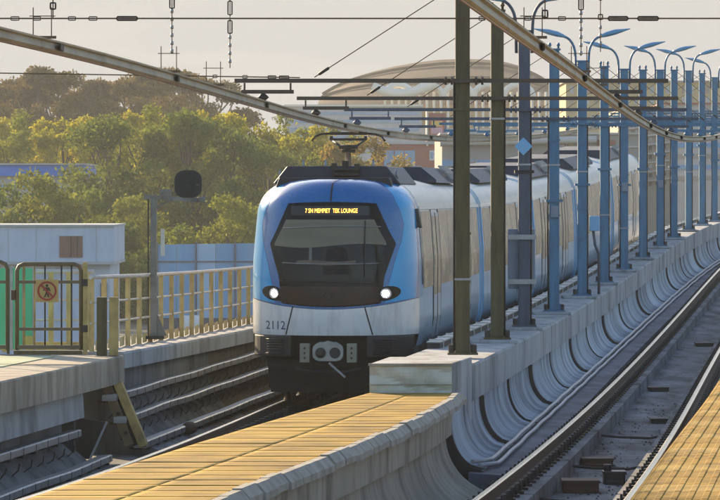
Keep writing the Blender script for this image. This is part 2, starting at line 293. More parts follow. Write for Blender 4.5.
# plinth strips that carry the rails, cast in short lengths
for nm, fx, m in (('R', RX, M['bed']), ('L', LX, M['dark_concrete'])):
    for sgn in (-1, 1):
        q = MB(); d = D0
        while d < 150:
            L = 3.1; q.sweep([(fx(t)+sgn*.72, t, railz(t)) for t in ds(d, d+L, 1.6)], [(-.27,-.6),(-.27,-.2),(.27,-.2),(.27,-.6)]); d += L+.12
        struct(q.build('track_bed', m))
# boarding platform at the right with tactile paving
p = MB(); p.sweep(base(RX, 6, 62, 1.5), [(1.54,.90),(1.54,.66),(1.75,.60),(1.75,-.6),(9,-.6),(9,.90)])
plat = struct(p.build('platform', M['grey_paving']))
tac = MB(); pale = MB(); rib = MB()
d = 14.0; row = 0
while d < 60:
    e = d+.72
    for c in range(8):
        u0 = 1.51+c*.62; tgt = pale if row % 3 == 0 else tac
        (tgt).sweep([(RX(t)+u0, t, railz(t)) for t in (d+.006, e-.006)], [(0,.902),(0,.925+.003*random.random()),(.612,.925+.003*random.random()),(.612,.902)])
        for r in range(6):
            uu = u0+.02+r*.1033
            tgt.sweep([(RX(t)+uu, t, railz(t)) for t in (d+.02, e-.02)], [(0,.922),(.014,.932),(.050,.932),(.064,.922)])
    d = e; row += 1
tac.build('tactile_paving', M['tactile'], plat); pale.build('tactile_paving', M['tactile_pale'], plat)
nose = MB(); nose.sweep(base(RX, 6, 62), [(1.48,.78),(1.48,.915),(1.506,.925),(1.506,.78)]); nose.build('platform_edge', M['tactile'], plat)

# ------------------------------------------------------------------ rails
RAILP = [(-.07,-.17),(-.07,-.155),(-.02,-.135),(-.012,-.05),(-.036,-.04),(-.036,-.008),(.036,-.008),(.036,-.04),(.012,-.05),(.02,-.135),(.07,-.155),(.07,-.17)]
HEADP = [(-.035,-.012),(-.035,-.004),(-.026,.002),(.026,.002),(.035,-.004),(.035,-.012)]
def rail(fx, sgn, label, step0):
    root = thing('rail', label, 'rail', (fx(40)+sgn*.75, 40, railz(40)), 'running rails of the two tracks')
    f2 = lambda d: fx(d)+sgn*.75
    q = MB(); q.sweep(base(f2, D0, 165, 1.0), RAILP); q.build('rail_web', M['rust'], root)
    q = MB(); q.sweep(base(f2, D0, 165, 1.0), HEADP, smooth=True); q.build('rail_head', M['railhead'], root)
    rest = MB(); i = 0; d = step0
    while d < 150:
        mb = MB() if 36 < d < 36+.62*70 else rest
        x, z = f2(d), railz(d)
        mb.cbox((x, d, z-.183), (.36,.17,.03))
        for s2 in (-1, 1):
            mb.cbox((x+s2*.11, d, z-.13), (.05,.10,.085)); mb.tube([(x+s2*.145,d,z-.17),(x+s2*.145,d,z-.06)], .017, 6)
        if mb is not rest: mb.build('rail_fastener', M['clip'], root)
        d += .62
    o = rest.build('rail_fastener', M['clip'], root); o['kind'] = 'stuff'
rail(RX, -1, 'shiny rail of the empty right hand track, on the side of the curved wall', 10)
rail(RX, 1, 'shiny rail running right along the yellow platform edge', 10.2)
rail(LX, -1, 'rail of the train\'s track beside the cable trays of the left wall', 10.1)
rail(LX, 1, 'rail of the train\'s track hidden close under the yellow walkway', 10.3)

# ------------------------------------------------------------------ centre parapet wall (beyond the block) with curved panels
DB = 48.2
cw = thing('parapet_wall', 'long curved concrete wall between the tracks that carries the row of masts', 'wall', (mastX(52), 52, railz(52)-.5))
mb = MB(); mb.sweep([(mastX(d), d, railz(d)) for d in ds(DB+2.6, 172)], [(-.8,-.5),(-.8,.98),(.28,.98),(.30,.95),(.30,.52),(.10,.45),(.05,-.5)])
mb.build('wall_cap', M['concrete'], cw)
def curve_profile(u0, u1, z0, z1, nn=9):
    out = []
    for i in range(nn+1):
        t = i/nn*math.pi/2; out.append((u1-(u1-u0)*math.cos(t)**1.15 if t < math.pi/2 else u1, z0-(z0-z1)*math.sin(t)**.9))
    return out
def cpanel(fx, d0, d1, u0, u1, z0, z1, parent, m, th=.12):
    pr = []
    for i in range(11):
        t = i/10; u = u0+(u1-u0)*(1-math.sqrt(max(0,1-t**2.0))) ; z = z0+(z1-z0)*t
        pr.append((u, z))
    pr2 = [(a-th-.05, b-.02) for a, b in pr[::-1]]
    q = MB(); q.sweep([(fx(t), t, railz(t)) for t in ds(d0, d1, .95)], pr+pr2, smooth=False)
    for i in range(len(q.f)): q.sm[i] = True
    o = q.build('wall_panel', m, parent)
    mod = o.modifiers.new('split', 'EDGE_SPLIT'); mod.split_angle = R(40)
    return o
PU0, PU1, PZ0, PZ1 = .24, .66, .50, -.16
def pprof(off=0.0, n=12):
    out = []
    for i in range(n+1):
        t = i/n; u = PU0+(PU1-PU0)*(1-math.sqrt(max(0, 1-t**2.3))); z = PZ0+(PZ1-PZ0)*t; out.append((u+off, z+off*.6*t))
    return out
MB().sweep([(mastX(d), d, railz(d)) for d in ds(46.96, 168)], pprof(-.07)+[(.02,-.2),(.02,.44)]).build('gap_shade_backing', M['clip'], cw)  # black sheet paints the shade inside the panel gaps
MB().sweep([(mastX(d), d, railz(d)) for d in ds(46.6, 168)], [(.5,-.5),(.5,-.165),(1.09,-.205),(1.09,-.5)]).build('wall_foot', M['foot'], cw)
d = 46.95; i = 0
while d < 168:
    ln = 5.9+random.uniform(-.5,.5); j = random.uniform(-.012,.012)
    pp = pprof(); q = MB(); q.sweep([(mastX(t)+j, t, railz(t)) for t in ds(d+.02, d+ln-.02, .95)], pp+[(u_-.15, z_-.02) for u_, z_ in pp[::-1]]); q.sm = [True]*len(q.f)
    o = q.build('wall_panel', M['panel'], cw); o.modifiers.new('split', 'EDGE_SPLIT').split_angle = R(40)
    pr_ = .055 if i % 2 else .028; w_ = .10 if i % 2 else .05
    q = MB(); a_ = pprof(pr_); q.sweep([(mastX(t), t, railz(t)) for t in (d-w_/2, d+w_/2)], a_+[(u_-.2, z_-.02) for u_, z_ in a_[::-1]]); q.build('joint_shade_strip', M['clip'], cw)  # added black strip stands in for the shade of a stepped joint
    d += ln; i += 1
q = MB(); pp = pprof(.0); q.prism_y([(mastX(46.9)+u_+.004, railz(46.9)+z_) for u_, z_ in pp]+[(mastX(46.9)-.5, railz(46.9)-.45), (mastX(46.9)-.5, railz(46.9)+.55)], 46.86, 46.92); q.build('end_shade_plate', M['clip'], cw)  # thin black plate paints the wall gap dark
# the black sheets and strips above paint the shade of the open joints
# plinths under the masts
MD = []
for p_ in (462,497,524,554,582,604,624,642.5,660,674,688.5,702,714.5):
    d = 50.0 if not MD else MD[-1]+2
    while 360+mastX(d)*F/d < p_: d += .1
    MD.append(round(d, 1))
print('masts', MD)
for i, d in enumerate(MD):
    if i < 1: continue
    q = MB(); x, z = mastX(d), railz(d); q.box((x-.42, d-.45, z+.97), (x+.295, d+.45, z+1.03)); q.build('mast_plinth', M['concrete'], cw, bevel=.02)

# near part: walkway, its wall and the sheet metal fronted block
Lw = fitted([20,29,32.9,39.4,44,48], [-3.6,-2.47,-1.975,-1.18,-.5,.12], 20, 48.2, 2)
Rw = fitted([20,29,36.6,42.7,46.7,48], [-2.25,-1.03,0,.76,1.12,1.2], 20, 48.2, 3)
nw = thing('parapet_wall', 'near curved concrete wall under the yellow boarded walkway', 'wall', (Rw(40), 40, railz(40)-.5))
DE = 46.3
q = MB()
for a, b in ((9, DE),):
    rows = [[(Lw(t)+.03, t, railz(t)-.5),(Lw(t)+.03, t, railz(t)+.60),(Rw(t)-.02, t, railz(t)+.60),(Rw(t)-.02, t, railz(t)+.30),(Rw(t)-.10, t, railz(t)+.29),(Rw(t)-.14, t, railz(t)-.5)] for t in ds(a, b, 1.2)]
    V = [p_ for r in rows for p_ in r]; nn = 6
    q.add(V, [(i*nn+j, i*nn+(j+1)%nn, (i+1)*nn+(j+1)%nn, (i+1)*nn+j) for i in range(len(rows)-1) for j in range(nn)]+[tuple(range(nn)), tuple(range(len(V)-nn, len(V)))])
q.build('wall_cap', M['warm_concrete'], nw)
d = 12.0
while d < DE-.5:
    ln = min(4.3, DE-d); cpanel(Rw, d+.015, d+ln-.015, -.09, .62, .295, -.40, nw, M['warm_concrete']); d += ln
d = 12.0
while d < 47.9:                              # coping tiles along the edge
    e = min(d+.62, 48.0); q = MB(); j = random.uniform(-.012,.012); jz = random.uniform(-.012,.008)
    q.sweep([(Rw(t)+j, t, railz(t)+jz) for t in (d+.012, e-.012)], [(-.05,.60),(-.05,.735),(.02,.735),(.085,.66),(.085,.605)])
    if d > 24: q.build('coping_tile', M['coping'], nw)
    d = e
wk = thing('walkway', 'yellow boarded walkway leading up to the metal fronted block between the tracks', 'walkway', (Rw(40)-.6, 40, railz(40)+.6))
for h in (0, 1):
    d = 12.0; i = 0
    while d < 48.1:
        e = min(d+random.choice((.6,.6,.75,.9))+random.uniform(-.05,.05), 48.15)
        j0, j1 = random.uniform(0,.006), random.uniform(0,.008); tw = 0; lift = random.choice((.0004,.001,.0035))
        def P(u, v, d=d, e=e, h=h, j0=j0, j1=j1, lift=lift):
            t = d+(e-d)*v; a, b = Lw(t)+.0, Rw(t)-.055; m = a+(b-a)*.5
            x0, x1 = (a, m-.001) if h == 0 else (m+.001, b)
            return (x0+(x1-x0)*u, t, railz(t)+.705+lift*(1-v)**2*(.35+.65*math.sin(2.6*u+i)**2)+.2*(j0*u+j1*(1-u)))
        q = MB(); q.grid(P, 10, 6); o = q.build('walkway_board', M['board'], wk, thick=.02)
        d = e; i += 1
bk = thing('concrete_block', 'low concrete block fronted with pale creased sheet metal at the end of the walkway', 'block', (.6, 49, railz(49)+.6))
q = MB(); y0, y1 = 48.2, 50.75; zt = railz(48.2)+1.07
V = []
for t in (y0, y1):
    V += [(.12+(mastX(t)-mastX(y0)), t, railz(t)-.5), (1.10+1.3*(mastX(t)-mastX(y0)), t, railz(t)-.5), (1.10+1.3*(mastX(t)-mastX(y0)), t, railz(t)+1.06), (.12+(mastX(t)-mastX(y0)), t, railz(t)+1.06)]
q.add(V, [(0,1,2,3),(7,6,5,4),(0,4,5,1),(1,5,6,2),(2,6,7,3),(3,7,4,0)]); q.build('block_body', M['concrete'], bk, bevel=.015)
def sheet(u, v):
    x = .115+.99*u; z = railz(y0)+.70+.36*v
    cre = .025*math.sin(7*u+2)*math.sin(5*v+u*3) + .03*max(0, .25-abs(u-.5-.12*(v-.5)))*2
    return (x, y0-.02-abs(cre), z)
q = MB(); q.grid(sheet, 24, 10, smooth=False); q.build('front_sheet', M['sheet'], bk, thick=.004)
q = MB(); q.box((.10, y0-.075, railz(y0)+1.035), (1.12, y0-.03, railz(y0)+1.062)); q.box((.11, y0-.06, railz(y0)+.80), (1.11, y0-.052, railz(y0)+.812)); q.build('edge_strip', M['warm_concrete'], bk)
MB().box((Rw(46.9)-.9, DE+.02, railz(47)-.5), (Rw(46.9)-.2, 48.1, railz(47)+.55)).build('gap_shade_box', M['clip'], bk)  # black box added as the shade inside the gap
# low cable trunking between the train and the masts
tk = thing('cable_trunking', 'dark cable trunking with pale lid clamped along the wall between train and masts', 'trunking', (mastX(60)-.7, 60, railz(60)+.95))
q = MB(); q.sweep([(mastX(d)-.72, d, railz(d)) for d in ds(57, 172)], [(-.09,.98),(-.09,1.06),(.09,1.06),(.09,.98)]); q.build('trunking_body', M['clip'], tk)
q = MB(); q.sweep([(mastX(d)-.72, d, railz(d)) for d in ds(57, 172)], [(-.10,1.062),(-.10,1.08),(.10,1.08),(.10,1.062)]); q.build('trunking_lid', M['galv'], tk)
d = 57.5
for i in range(60):
    q = MB(); x, z = mastX(d)-.72, railz(d); q.box((x-.105, d-.04, z+1.07), (x+.105, d+.04, z+1.10)); q.box((x+.095,d-.02,z+.98),(x+.11,d+.02,z+1.09)); q.build('trunking_clamp', M['pale_pipe'], tk); d += 1.55
# conduits at the foot of the curved wall
def wob(d, a=.005): return a*math.sin(d*1.7)+a*.7*math.sin(d*.63+1)
for nm, u, zz, r, lab in (('upper', .68, -.085, .026, 'upper pale conduit pipe running along the foot of the curved wall'), ('lower', .76, -.13, .026, 'lower pale conduit pipe running along the foot of the curved wall')):
    q = MB(); pts = [(mastX(47.0)+u-.16, 47.0, railz(47)+zz+.03)]+[(mastX(d)+u+wob(d), d, railz(d)+zz+.4*wob(d+2)) for d in ds(48, 165, .8)]
    q.tube(pts, r, 8); tag(q.build('conduit_pipe', M['conduit']), lab, 'pipe', 'conduits along the curved wall')

for i, dd in enumerate(np.arange(37.5, 75, 3.4)):
    q = MB(); q.add([(RX(dd)+u, dd+e, railz(dd)-.417) for e in (-.03,.03) for u in (-.44,.44)], [(0,1,3,2)]); struct(q.build('track_bed', M['clip']))
gr = MB(); rg = random.Random(3)
for k_ in range(900):
    dd = rg.uniform(36, 70); u = rg.choice((rg.uniform(-.44,.44), rg.uniform(-1.0,-1.02)+rg.uniform(-.1,.06), rg.uniform(1.02,1.4))); r = rg.uniform(.008,.028); c = Vector((RX(dd)+u, dd, railz(dd)-.42))
    gr.add([c+Vector((r,0,0)), c+Vector((-r*.5,r*.8,0)), c+Vector((-r*.6,-r*.7,0)), c+Vector((0,0,r))], [(0,1,3),(1,2,3),(2,0,3)])
o = gr.build('grit', M['dark_concrete']); o['kind'] = 'stuff'; tag(o, 'scattered grit and small stones on the slab of the right track', 'grit')
# things lying in the right track
def trackbox(px_, py_, wdt, hgt, dep, m, label, nm='track_box', knob=False):
    hfun = lambda d: railH(d)+.42
    d = 40
    for _ in range(30): d = F*hfun(d)/(py_-197)
    x = (px_-360)*d/F; z = railz(d)-.42
    q = MB(); q.box((x-wdt/2, d-dep/2, z), (x+wdt/2, d+dep/2, z+hgt)); q.box((x-wdt/2+.03, d-dep/2-.03, z), (x+wdt/2-.03, d+dep/2+.03, z+hgt*.4))
    root = thing(nm, label, 'box', (x, d, z), 'trackside boxes in the right track')
    q.build('box_body', m, root, bevel=.012)
    q = MB(); q.box((x-wdt/2-.012, d-dep/2-.015, z+hgt*.86), (x+wdt/2+.012, d+dep/2+.015, z+hgt+.012)); q.build('box_lid', m, root, bevel=.006)
    if knob:
        q = MB(); q.tube([(x-wdt*.3,d,z+hgt),(x-wdt*.3,d,z+hgt+.09)], .05, 10); q.build('knob', M['black'], root)
trackbox(597, 466, .40, .10, .35, M['boxbrown'], 'rust brown flat box between the rails, the farther of the near pair')
trackbox(580, 492, .42, .14, .45, M['boxbrown'], 'rust brown box between the rails nearest the camera')
trackbox(614, 484, .26, .15, .28, M['black'], 'small black box with a round knob beside the near rust brown box', knob=True)
trackbox(658, 391, .36, .07, .5, M['clip'], 'dark flat box between the rails, third from the camera')
trackbox(660, 423, .30, .07, .4, M['clip'], 'dark flat box in the middle of the right track near its far rail')
trackbox(704, 346, .40, .07, .5, M['clip'], 'dark flat box between the rails farthest from the camera')
for i, dd in enumerate((39.2, 41.2, 44.2, 50.5, 58)):
    q = MB(); q.tube([(RX(dd)-.55, dd, railz(dd)-.30), (RX(dd)-.2, dd+.1, railz(dd)-.34), (RX(dd)+.25, dd, railz(dd)-.35), (RX(dd)+.55, dd+.05, railz(dd)-.30)], .02, 6)
    tag(q.build('cable', M['clip']), 'thin black cable lying across the right track from rail to rail', 'cable', 'cables crossing the right track')

def wallz(d): return railz(d)+max(-.15, min(.1, .008*(65-d)))
# ------------------------------------------------------------------ left side: wall, cable trays, platform end, fence, gate
lw = thing('parapet_wall', 'grey concrete side wall with a projecting cap carrying the cream railing', 'wall', (LX(65)-2.6, 65, railz(65)-.5))
q = MB(); q.sweep(base(LX, 57, 172, 1.5, wallz), [(-3.5,.62),(-3.5,.87),(-2.48,.87),(-2.46,.84),(-2.46,.63),(-2.58,.62)]); q.build('wall_cap', M['concrete'], lw)
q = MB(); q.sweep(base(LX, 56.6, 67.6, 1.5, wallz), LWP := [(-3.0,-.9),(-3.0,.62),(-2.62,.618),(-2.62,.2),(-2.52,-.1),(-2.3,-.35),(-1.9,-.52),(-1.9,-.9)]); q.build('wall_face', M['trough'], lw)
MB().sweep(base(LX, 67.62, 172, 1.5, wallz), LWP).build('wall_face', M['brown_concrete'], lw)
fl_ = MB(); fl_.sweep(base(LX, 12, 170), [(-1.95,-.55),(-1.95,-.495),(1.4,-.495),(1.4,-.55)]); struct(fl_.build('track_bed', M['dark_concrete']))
pe = struct(MB().sweep(base(LX, 30, 56.5), [(-9,.55),(-9,.90),(-2.40,.90),(-2.38,.88),(-2.38,.52),(-2.7,.50)]).build('platform', M['warm_concrete']))
MB().sweep(base(LX, 30, 55.8), [(-9,.901),(-9,.912),(-3.25,.912),(-3.25,.901)]).build('platform_floor', M['green_floor'], pe)
MB().sweep(base(LX, 30, 53.6), [(-4,.12),(-4,.50),(-2.52,.495),(-2.50,.16),(-2.62,.12)]).build('platform_beam', M['concrete'], pe)
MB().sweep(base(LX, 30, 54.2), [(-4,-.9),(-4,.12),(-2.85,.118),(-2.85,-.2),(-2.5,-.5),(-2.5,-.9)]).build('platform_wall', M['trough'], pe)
MB().box((LX(55.9)-3.02, 53.9, railz(56)-.6), (LX(55.9)-2.86, 54.3, railz(56)+.45)).build('platform_rib', M['dark_concrete'], pe)
def tray(u, dz, d0, d1, label, sag=.02, wdt=.16):
    root = thing('cable_tray', label, 'cable tray', (LX(d0)+u, d0, railz(d0)+dz), 'cable trays along the left side of the train\'s track')
    pts = [(LX(d)+u+  .01*math.sin(d*.9), d, railz(d)+dz+.2*sag*math.sin(d*1.1+u*9)) for d in ds(d0, d1, .6)]
    MB().sweep(pts, [(-wdt,-.05),(-wdt,.03),(0,.045),(.02,.03),(.02,-.045),(0,-.055)]).build('tray_channel', M['galv'], root)
    d = d0+.4; c = 0
    while d < d1 and c < 60:
        x, z = LX(d)+u+.01*math.sin(d*.9), railz(d)+dz+.2*sag*math.sin(d*1.1+u*9)
        q = MB(); q.box((x-wdt-.12, d-.012, z-.09), (x+.015, d+.012, z-.056)); q.box((x+.021, d-.006, z-.07), (x+.026, d+.006, z+.04)); q.build('tray_bracket', M['dsteel'], root)
        q = MB(); q.tube([(x-.03, d, z-.16), (x-.06, d+.2, z-.22-.05*random.random()), (x-.14, d+.1+.3*random.random(), z-.32)], .008, 5); q.build('hanging_cable', M['clip'], root)
        d += .85; c += 1
tray(-2.40, .34, 55.6, 120, 'upper cable tray on the side wall beyond the steel brace')
tray(-2.27, .03, 55.8, 120, 'middle cable tray on the side wall beyond the steel brace', .035)
tray(-2.02, -.33, 56.0, 120, 'lowest cable tray on the side wall beyond the brace, nearest the rail')
tray(-2.52, -.03, 34, 53.4, 'upper cable tray under the near platform end at the left edge')
tray(-2.22, -.42, 34, 54.2, 'lower cable tray under the near platform end, bending up to a dark plate', .03)
tp = thing('cover_plate', 'dark tilted steel plate with pale edge standing by the lower cable tray', 'plate', (LX(54.6)-2.3, 54.6, railz(54.6)-.4))
q = MB(); x, z = LX(54.6)-.30, railz(54.6); q.add([(x-2.75,54.5,z-.45),(x-2.28,54.5,z-.45),(x-2.05,54.5,z+.05),(x-2.5,54.5,z+.12),(x-2.75,54.6,z-.45),(x-2.28,54.6,z-.45),(x-2.05,54.6,z+.05),(x-2.5,54.6,z+.12)], [(0,1,2,3),(4,7,6,5),(0,4,5,1),(1,5,6,2),(2,6,7,3),(3,7,4,0)]); q.build('plate', M['clip'], tp)
q = MB(); q.bar((x-2.27,54.5,z-.45),(x-2.04,54.5,z+.06),.03,.03); q.build('plate_edge', M['galv'], tp)
rk = MB(); rr = []
bx, bd = LX(63)-1.85, 60.5
for i in range(7):
    for j in range(8): pass
# rusty lump on the lowest tray
rk.grid(lambda u, v: (LX(60.5)-1.97+.12*math.sin(math.pi*v)*math.cos(2*math.pi*u)*(1+.15*math.sin(5*u*6.28)), 60.5+.2*math.sin(math.pi*v)*math.sin(2*math.pi*u), railz(60.5)-.33+.09*-math.cos(math.pi*v)*(1+.1*math.cos(7*v))), 16, 8)
tag(rk.build('cable_joint', M['boxbrown']), 'rounded dark brown cable joint sitting on the lowest tray', 'joint')
# brace: two parallel diagonal flanges bolted to the end of the wall
DBR = 56.0
br = thing('steel_brace', 'brown steel brace of two diagonal flanges leaning from the wall end to the track', 'brace', px(118, 440, DBR))
a0, a1 = px(106, 381, DBR), px(130, 445, DBR); b0, b1 = px(118, 383, DBR), px(144, 446, DBR)
MB().bar(a0, a1, .30, .13).build('flange', M['gatebrown'], br, bevel=.008); MB().bar(b0, b1, .30, .12).build('flange', M['tan'], br, bevel=.008)
MB().bar(a0+Vector((.09,0,-.02)), a1+Vector((.09,0,0)), .05, .10).build('web', M['dsteel'], br)
for t in (.2, .5, .8):
    c = a0.lerp(a1, t)+Vector((.015,-.17,0)); MB().tube([c, c+Vector((0,.05,0))], .028, 8).build('bolt', M['clip'], br)
for i, (x0, x1, m, lab) in enumerate(((97,107,M['olive'],'tan steel stub post coloured shaded olive at the end of the platform, the left one of two'),(109.5,118,M['tan'],'tan stub post coloured as lit at the end of the platform, the right one of two'))):  # shaded and lit post differ by painted tone, olive against tan
    a, b = px(x0, 356, 56.3), px(x1, 297, 56.3); zb = a.z-.02
    root = thing('stub_post', lab, 'post', ((a.x+b.x)/2, 56.3, zb), 'stub posts at the platform end')
    low = px(0, 386, 56.3).z if i else zb
    MB().box((a.x, 56.2, low), (b.x, 56.36, b.z)).build('post', m, root, bevel=.008)
    MB().box((a.x-.015, 56.19, zb+.0), (b.x+.015, 56.38, zb+.03)).build('foot_plate', M['dsteel'], root)

# cream railing along the wall
rl = thing('railing', 'cream steel railing with flat posts along the left wall behind the signal', 'railing', (LX(64)-2.95, 64, railz(64)+.87))
fo = -2.95
for zz, r, m in ((1.06,.030,M['pale_pipe']),(.70,.016,M['pale_pipe']),(.40,.016,M['pale_pipe'])):
    MB().tube([(LX(d)+fo, d, wallz(d)+.87+zz) for d in ds(57.1, 130, 1)], r, 8).build('rail_bar', m, rl)
d = 57.2; cnt = 0
while d < 128:
    x, z = LX(d)+fo, wallz(d)+.87
    MB().box((x-.038, d-.02, z), (x+.038, d+.02, z+1.04)).build('railing_post', M['cream'], rl)
    e = d+1.2
    q = MB(); x2, z2 = LX(e)+fo, wallz(e)+.87
    q.add([(x+.05,d+.03,z+.01),(x2-.05,e-.03,z2+.01),(x2-.05,e-.03,z2+.15),(x+.05,d+.03,z+.15),(x+.05,d+.045,z+.01),(x2-.05,e-.015,z2+.01),(x2-.05,e-.015,z2+.15),(x+.05,d+.045,z+.15)], [(0,1,2,3),(7,6,5,4),(0,4,5,1),(1,5,6,2),(2,6,7,3),(3,7,4,0)])
    q.build('kick_plate', M['cream'], rl); d = e; cnt += 1

rt = thing('railing', 'short cream railing return behind the gate, crossing to the left from the corner', 'railing', px(60, 352, 58.2))
for y, r in ((271.5,.030),(300,.016),(320,.016)):
    MB().tube([px(-40, y, 58.2), px(94, y, 58.2)], r, 8).build('rail_bar', M['pale_pipe'], rt)
for x in (-22, 5, 33, 51, 69, 87):
    a, b = px(x-2.6, 352, 58.2), px(x+2.6, 272, 58.2); MB().box((a.x,58.17,a.z),(b.x,58.22,b.z)).build('railing_post', M['cream'], rt)
a, b = px(-40, 350, 58.25), px(92, 342, 58.25); MB().box((a.x,58.24,a.z),(b.x,58.26,b.z)).build('kick_plate', M['cream'], rt)
# gate with the no entry plate
DG = 53.0
def gz(y): return px(0, y, DG).z
def gx(x): return px(x, 0, DG).x
gt = thing('gate', 'brown tubular gate carrying the no pedestrians sign on the platform end', 'gate', (gx(49), DG, gz(354)))
def tubeframe(mb, x0, x1, y0, y1, r=.028, rad=.09):
    a, b, c, e = gx(x0), gx(x1), gz(y1), gz(y0)
    mb.tube([(a,DG,c),(a,DG,e-rad),(a+rad*.3,DG,e-rad*.3),(a+rad,DG,e),(b-rad,DG,e),(b-rad*.3,DG,e-rad*.3),(b,DG,e-rad),(b,DG,c)], r, 8)
q = MB(); tubeframe(q, 17, 81, 264, 350); q.bar((gx(17),DG,gz(347)),(gx(81),DG,gz(347)),.05,.05); q.bar((gx(17),DG,gz(282)),(gx(81),DG,gz(282)),.035,.04); q.bar((gx(17),DG,gz(329)),(gx(81),DG,gz(329)),.035,.04); q.build('gate_frame', M['gatebrown'], gt)
for x in (24, 34.5, 45, 61.5, 71.5):
    MB().tube([(gx(x),DG,gz(347)),(gx(x),DG,gz(265))], .012 if x != 24 else .018, 6).build('gate_bar', M['tan'] if x < 40 else M['dsteel'], gt)
MB().box((gx(14), DG-.06, gz(354.5)), (gx(82), DG+.06, gz(350.5))).build('sill', M['olive'], gt)
MB().box((gx(83), DG-.05, gz(354.5)), (gx(87.5), DG+.03, gz(262))).build('gate_post', M['tan'], gt, bevel=.01)
MB().box((gx(82.2), DG-.06, gz(286)), (gx(88), DG-.02, gz(279))).build('hinge', M['dsteel'], gt); MB().box((gx(82.2), DG-.06, gz(332)), (gx(88), DG-.02, gz(325))).build('hinge', M['dsteel'], gt)
MB().box((gx(11.5), DG-.05, gz(300)), (gx(15), DG+.02, gz(290))).build('latch', M['boxbrown'], gt)
sg = MB().box((gx(36.3), DG-.066, gz(302)), (gx(58.8), DG-.054, gz(279.5))).build('sign_plate', M['sign_yellow'], gt); sg['label'] = 'ochre plate with a red ring and slash over a black walking figure'
cx, cz, ro, ri = gx(47.4), gz(290.8), .128, .103
q = MB(); N = 40
q.add([(cx+r*math.cos(2*math.pi*i/N), y, cz+r*math.sin(2*math.pi*i/N)) for y in (DG-.072, DG-.067) for r in (ro, ri) for i in range(N)],
      [(i,(i+1)%N,N+(i+1)%N,N+i) for i in range(N)]+[(i,2*N+i,2*N+(i+1)%N,(i+1)%N) for i in range(N)])
q.prism_y([(cx-.086,cz+.068),(cx-.068,cz+.086),(cx+.086,cz-.068),(cx+.068,cz-.086)], DG-.0755, DG-.073); q.build('prohibition_ring', M['sign_red'], sg)
q = MB(); y0_, y1_ = DG-.072, DG-.068
q.prism_y([(cx+.018*math.cos(t*math.pi/6), cz+.07+.018*math.sin(t*math.pi/6)) for t in range(12)], y0_, y1_)
q.prism_y([(cx-.028,cz+.048),(cx+.028,cz+.048),(cx+.05,cz+.0),(cx+.036,cz-.004),(cx+.022,cz+.02),(cx+.018,cz-.02),(cx+.03,cz-.085),(cx+.010,cz-.085),(cx-.002,cz-.035),(cx-.022,cz-.085),(cx-.042,cz-.082),(cx-.016,cz-.02),(cx-.02,cz+.02),(cx-.042,cz+.0),(cx-.052,cz+.006)], y0_, y1_)
q.build('walking_figure', M['sign_black'], sg)
g2 = thing('gate', 'second gate leaf cut off by the left edge, left of the sign gate', 'gate', (gx(-12), DG, gz(354)))
q = MB(); tubeframe(q, -40, 7.5, 262, 350); q.bar((gx(-40),DG,gz(347)),(gx(7.5),DG,gz(347)),.05,.05); q.bar((gx(-40),DG,gz(282)),(gx(7.5),DG,gz(282)),.035,.04); q.build('gate_frame', M['gatebrown'], g2)
MB().box((gx(7), DG-.03, gz(354)), (gx(9.5), DG+.03, gz(270))).build('gate_post', M['olive'], g2)
# green screens behind the gate
sc_ = thing('screen', 'green sheet screens with pale glints standing behind the gate at left', 'screen', px(20, 350, 57.2))
for x0, x1, m in ((-18,11,M['green_panel']),(12,23,M['green_panel']),(24.5,33.5,M['green_panel'])):
    a, b = px(x0, 349, 57.2), px(x1, 268, 57.2); MB().box((a.x, 57.2, a.z), (b.x, 57.24, b.z)).build('screen_panel', m, sc_)
a, b = px(25, 347, 57.1), px(33, 336, 57.1); MB().box((a.x, 57.1, a.z), (b.x, 57.14, b.z)).build('yellow_label', M['yellow_panel'], sc_)
for x in (11.5, 23.7, 34):
    a = px(x, 350, 57.22); MB().box((a.x-.02, 57.19, a.z), (a.x+.02, 57.26, a.z+1.2)).build('screen_post', M['galv'], sc_)

# signal mast
DS = 63.0
sgx, sgz = px(154, 339, DS).x, px(154, 339, DS).z
sm_ = thing('railway_signal', 'black round cornered signal head on a cranked steel post behind the railing', 'signal', (sgx, DS, sgz))
top = px(154, 198, DS).z
MB().box((sgx-.055, DS-.05, sgz), (sgx+.045, DS+.05, top)).build('signal_post', M['signal'], sm_, bevel=.006)
MB().box((sgx-.10, DS-.02, sgz), (sgx-.08, DS+.02, top+.0)).build('cable_duct', M['dsteel'], sm_)
MB().bar((sgx-.16,DS,top+.02),(px(197,0,DS).x,DS,top-.03),.09,.07).build('signal_arm', M['signal'], sm_)
MB().bar((sgx+.02,DS,top-.16),(sgx+.28,DS,top-.02),.03,.03).build('arm_strut', M['signal'], sm_)
MB().tube([(px(197,0,DS).x,DS,top-.03),(px(205,0,DS).x,DS,top-.02)], .045, 10).build('arm_end', M['signal'], sm_)
a, b = px(160, 196, DS), px(171, 189, DS); MB().box((a.x,DS-.06,a.z),(b.x,DS+.06,b.z)).build('junction_box', M['signal'], sm_)
a, b = px(161, 256, DS), px(164.5, 229, DS); MB().box((a.x,DS-.09,a.z),(b.x,DS+.05,b.z)).build('side_box', M['pale_pipe'], sm_)
MB().box((sgx-.16, DS-.12, sgz), (sgx+.16, DS+.12, sgz+.05)).build('foot_plate', M['dsteel'], sm_); MB().prism_y([(sgx+.045,sgz+.05),(sgx+.2,sgz+.05),(sgx+.045,sgz+.42)], DS-.012, DS+.012).build('gusset', M['signal'], sm_)
c = px(188.3, 184, DS); hw = .215
rc = [(c.x+sx*(hw-.15)+.15*math.cos(t), c.z+sz*(hw-.15)+.15*math.sin(t)) for sx, sz, t0 in ((1,1,0),(-1,1,90),(-1,-1,180),(1,-1,270)) for t in [R(t0+q_) for q_ in (0,22,45,67,90)]]
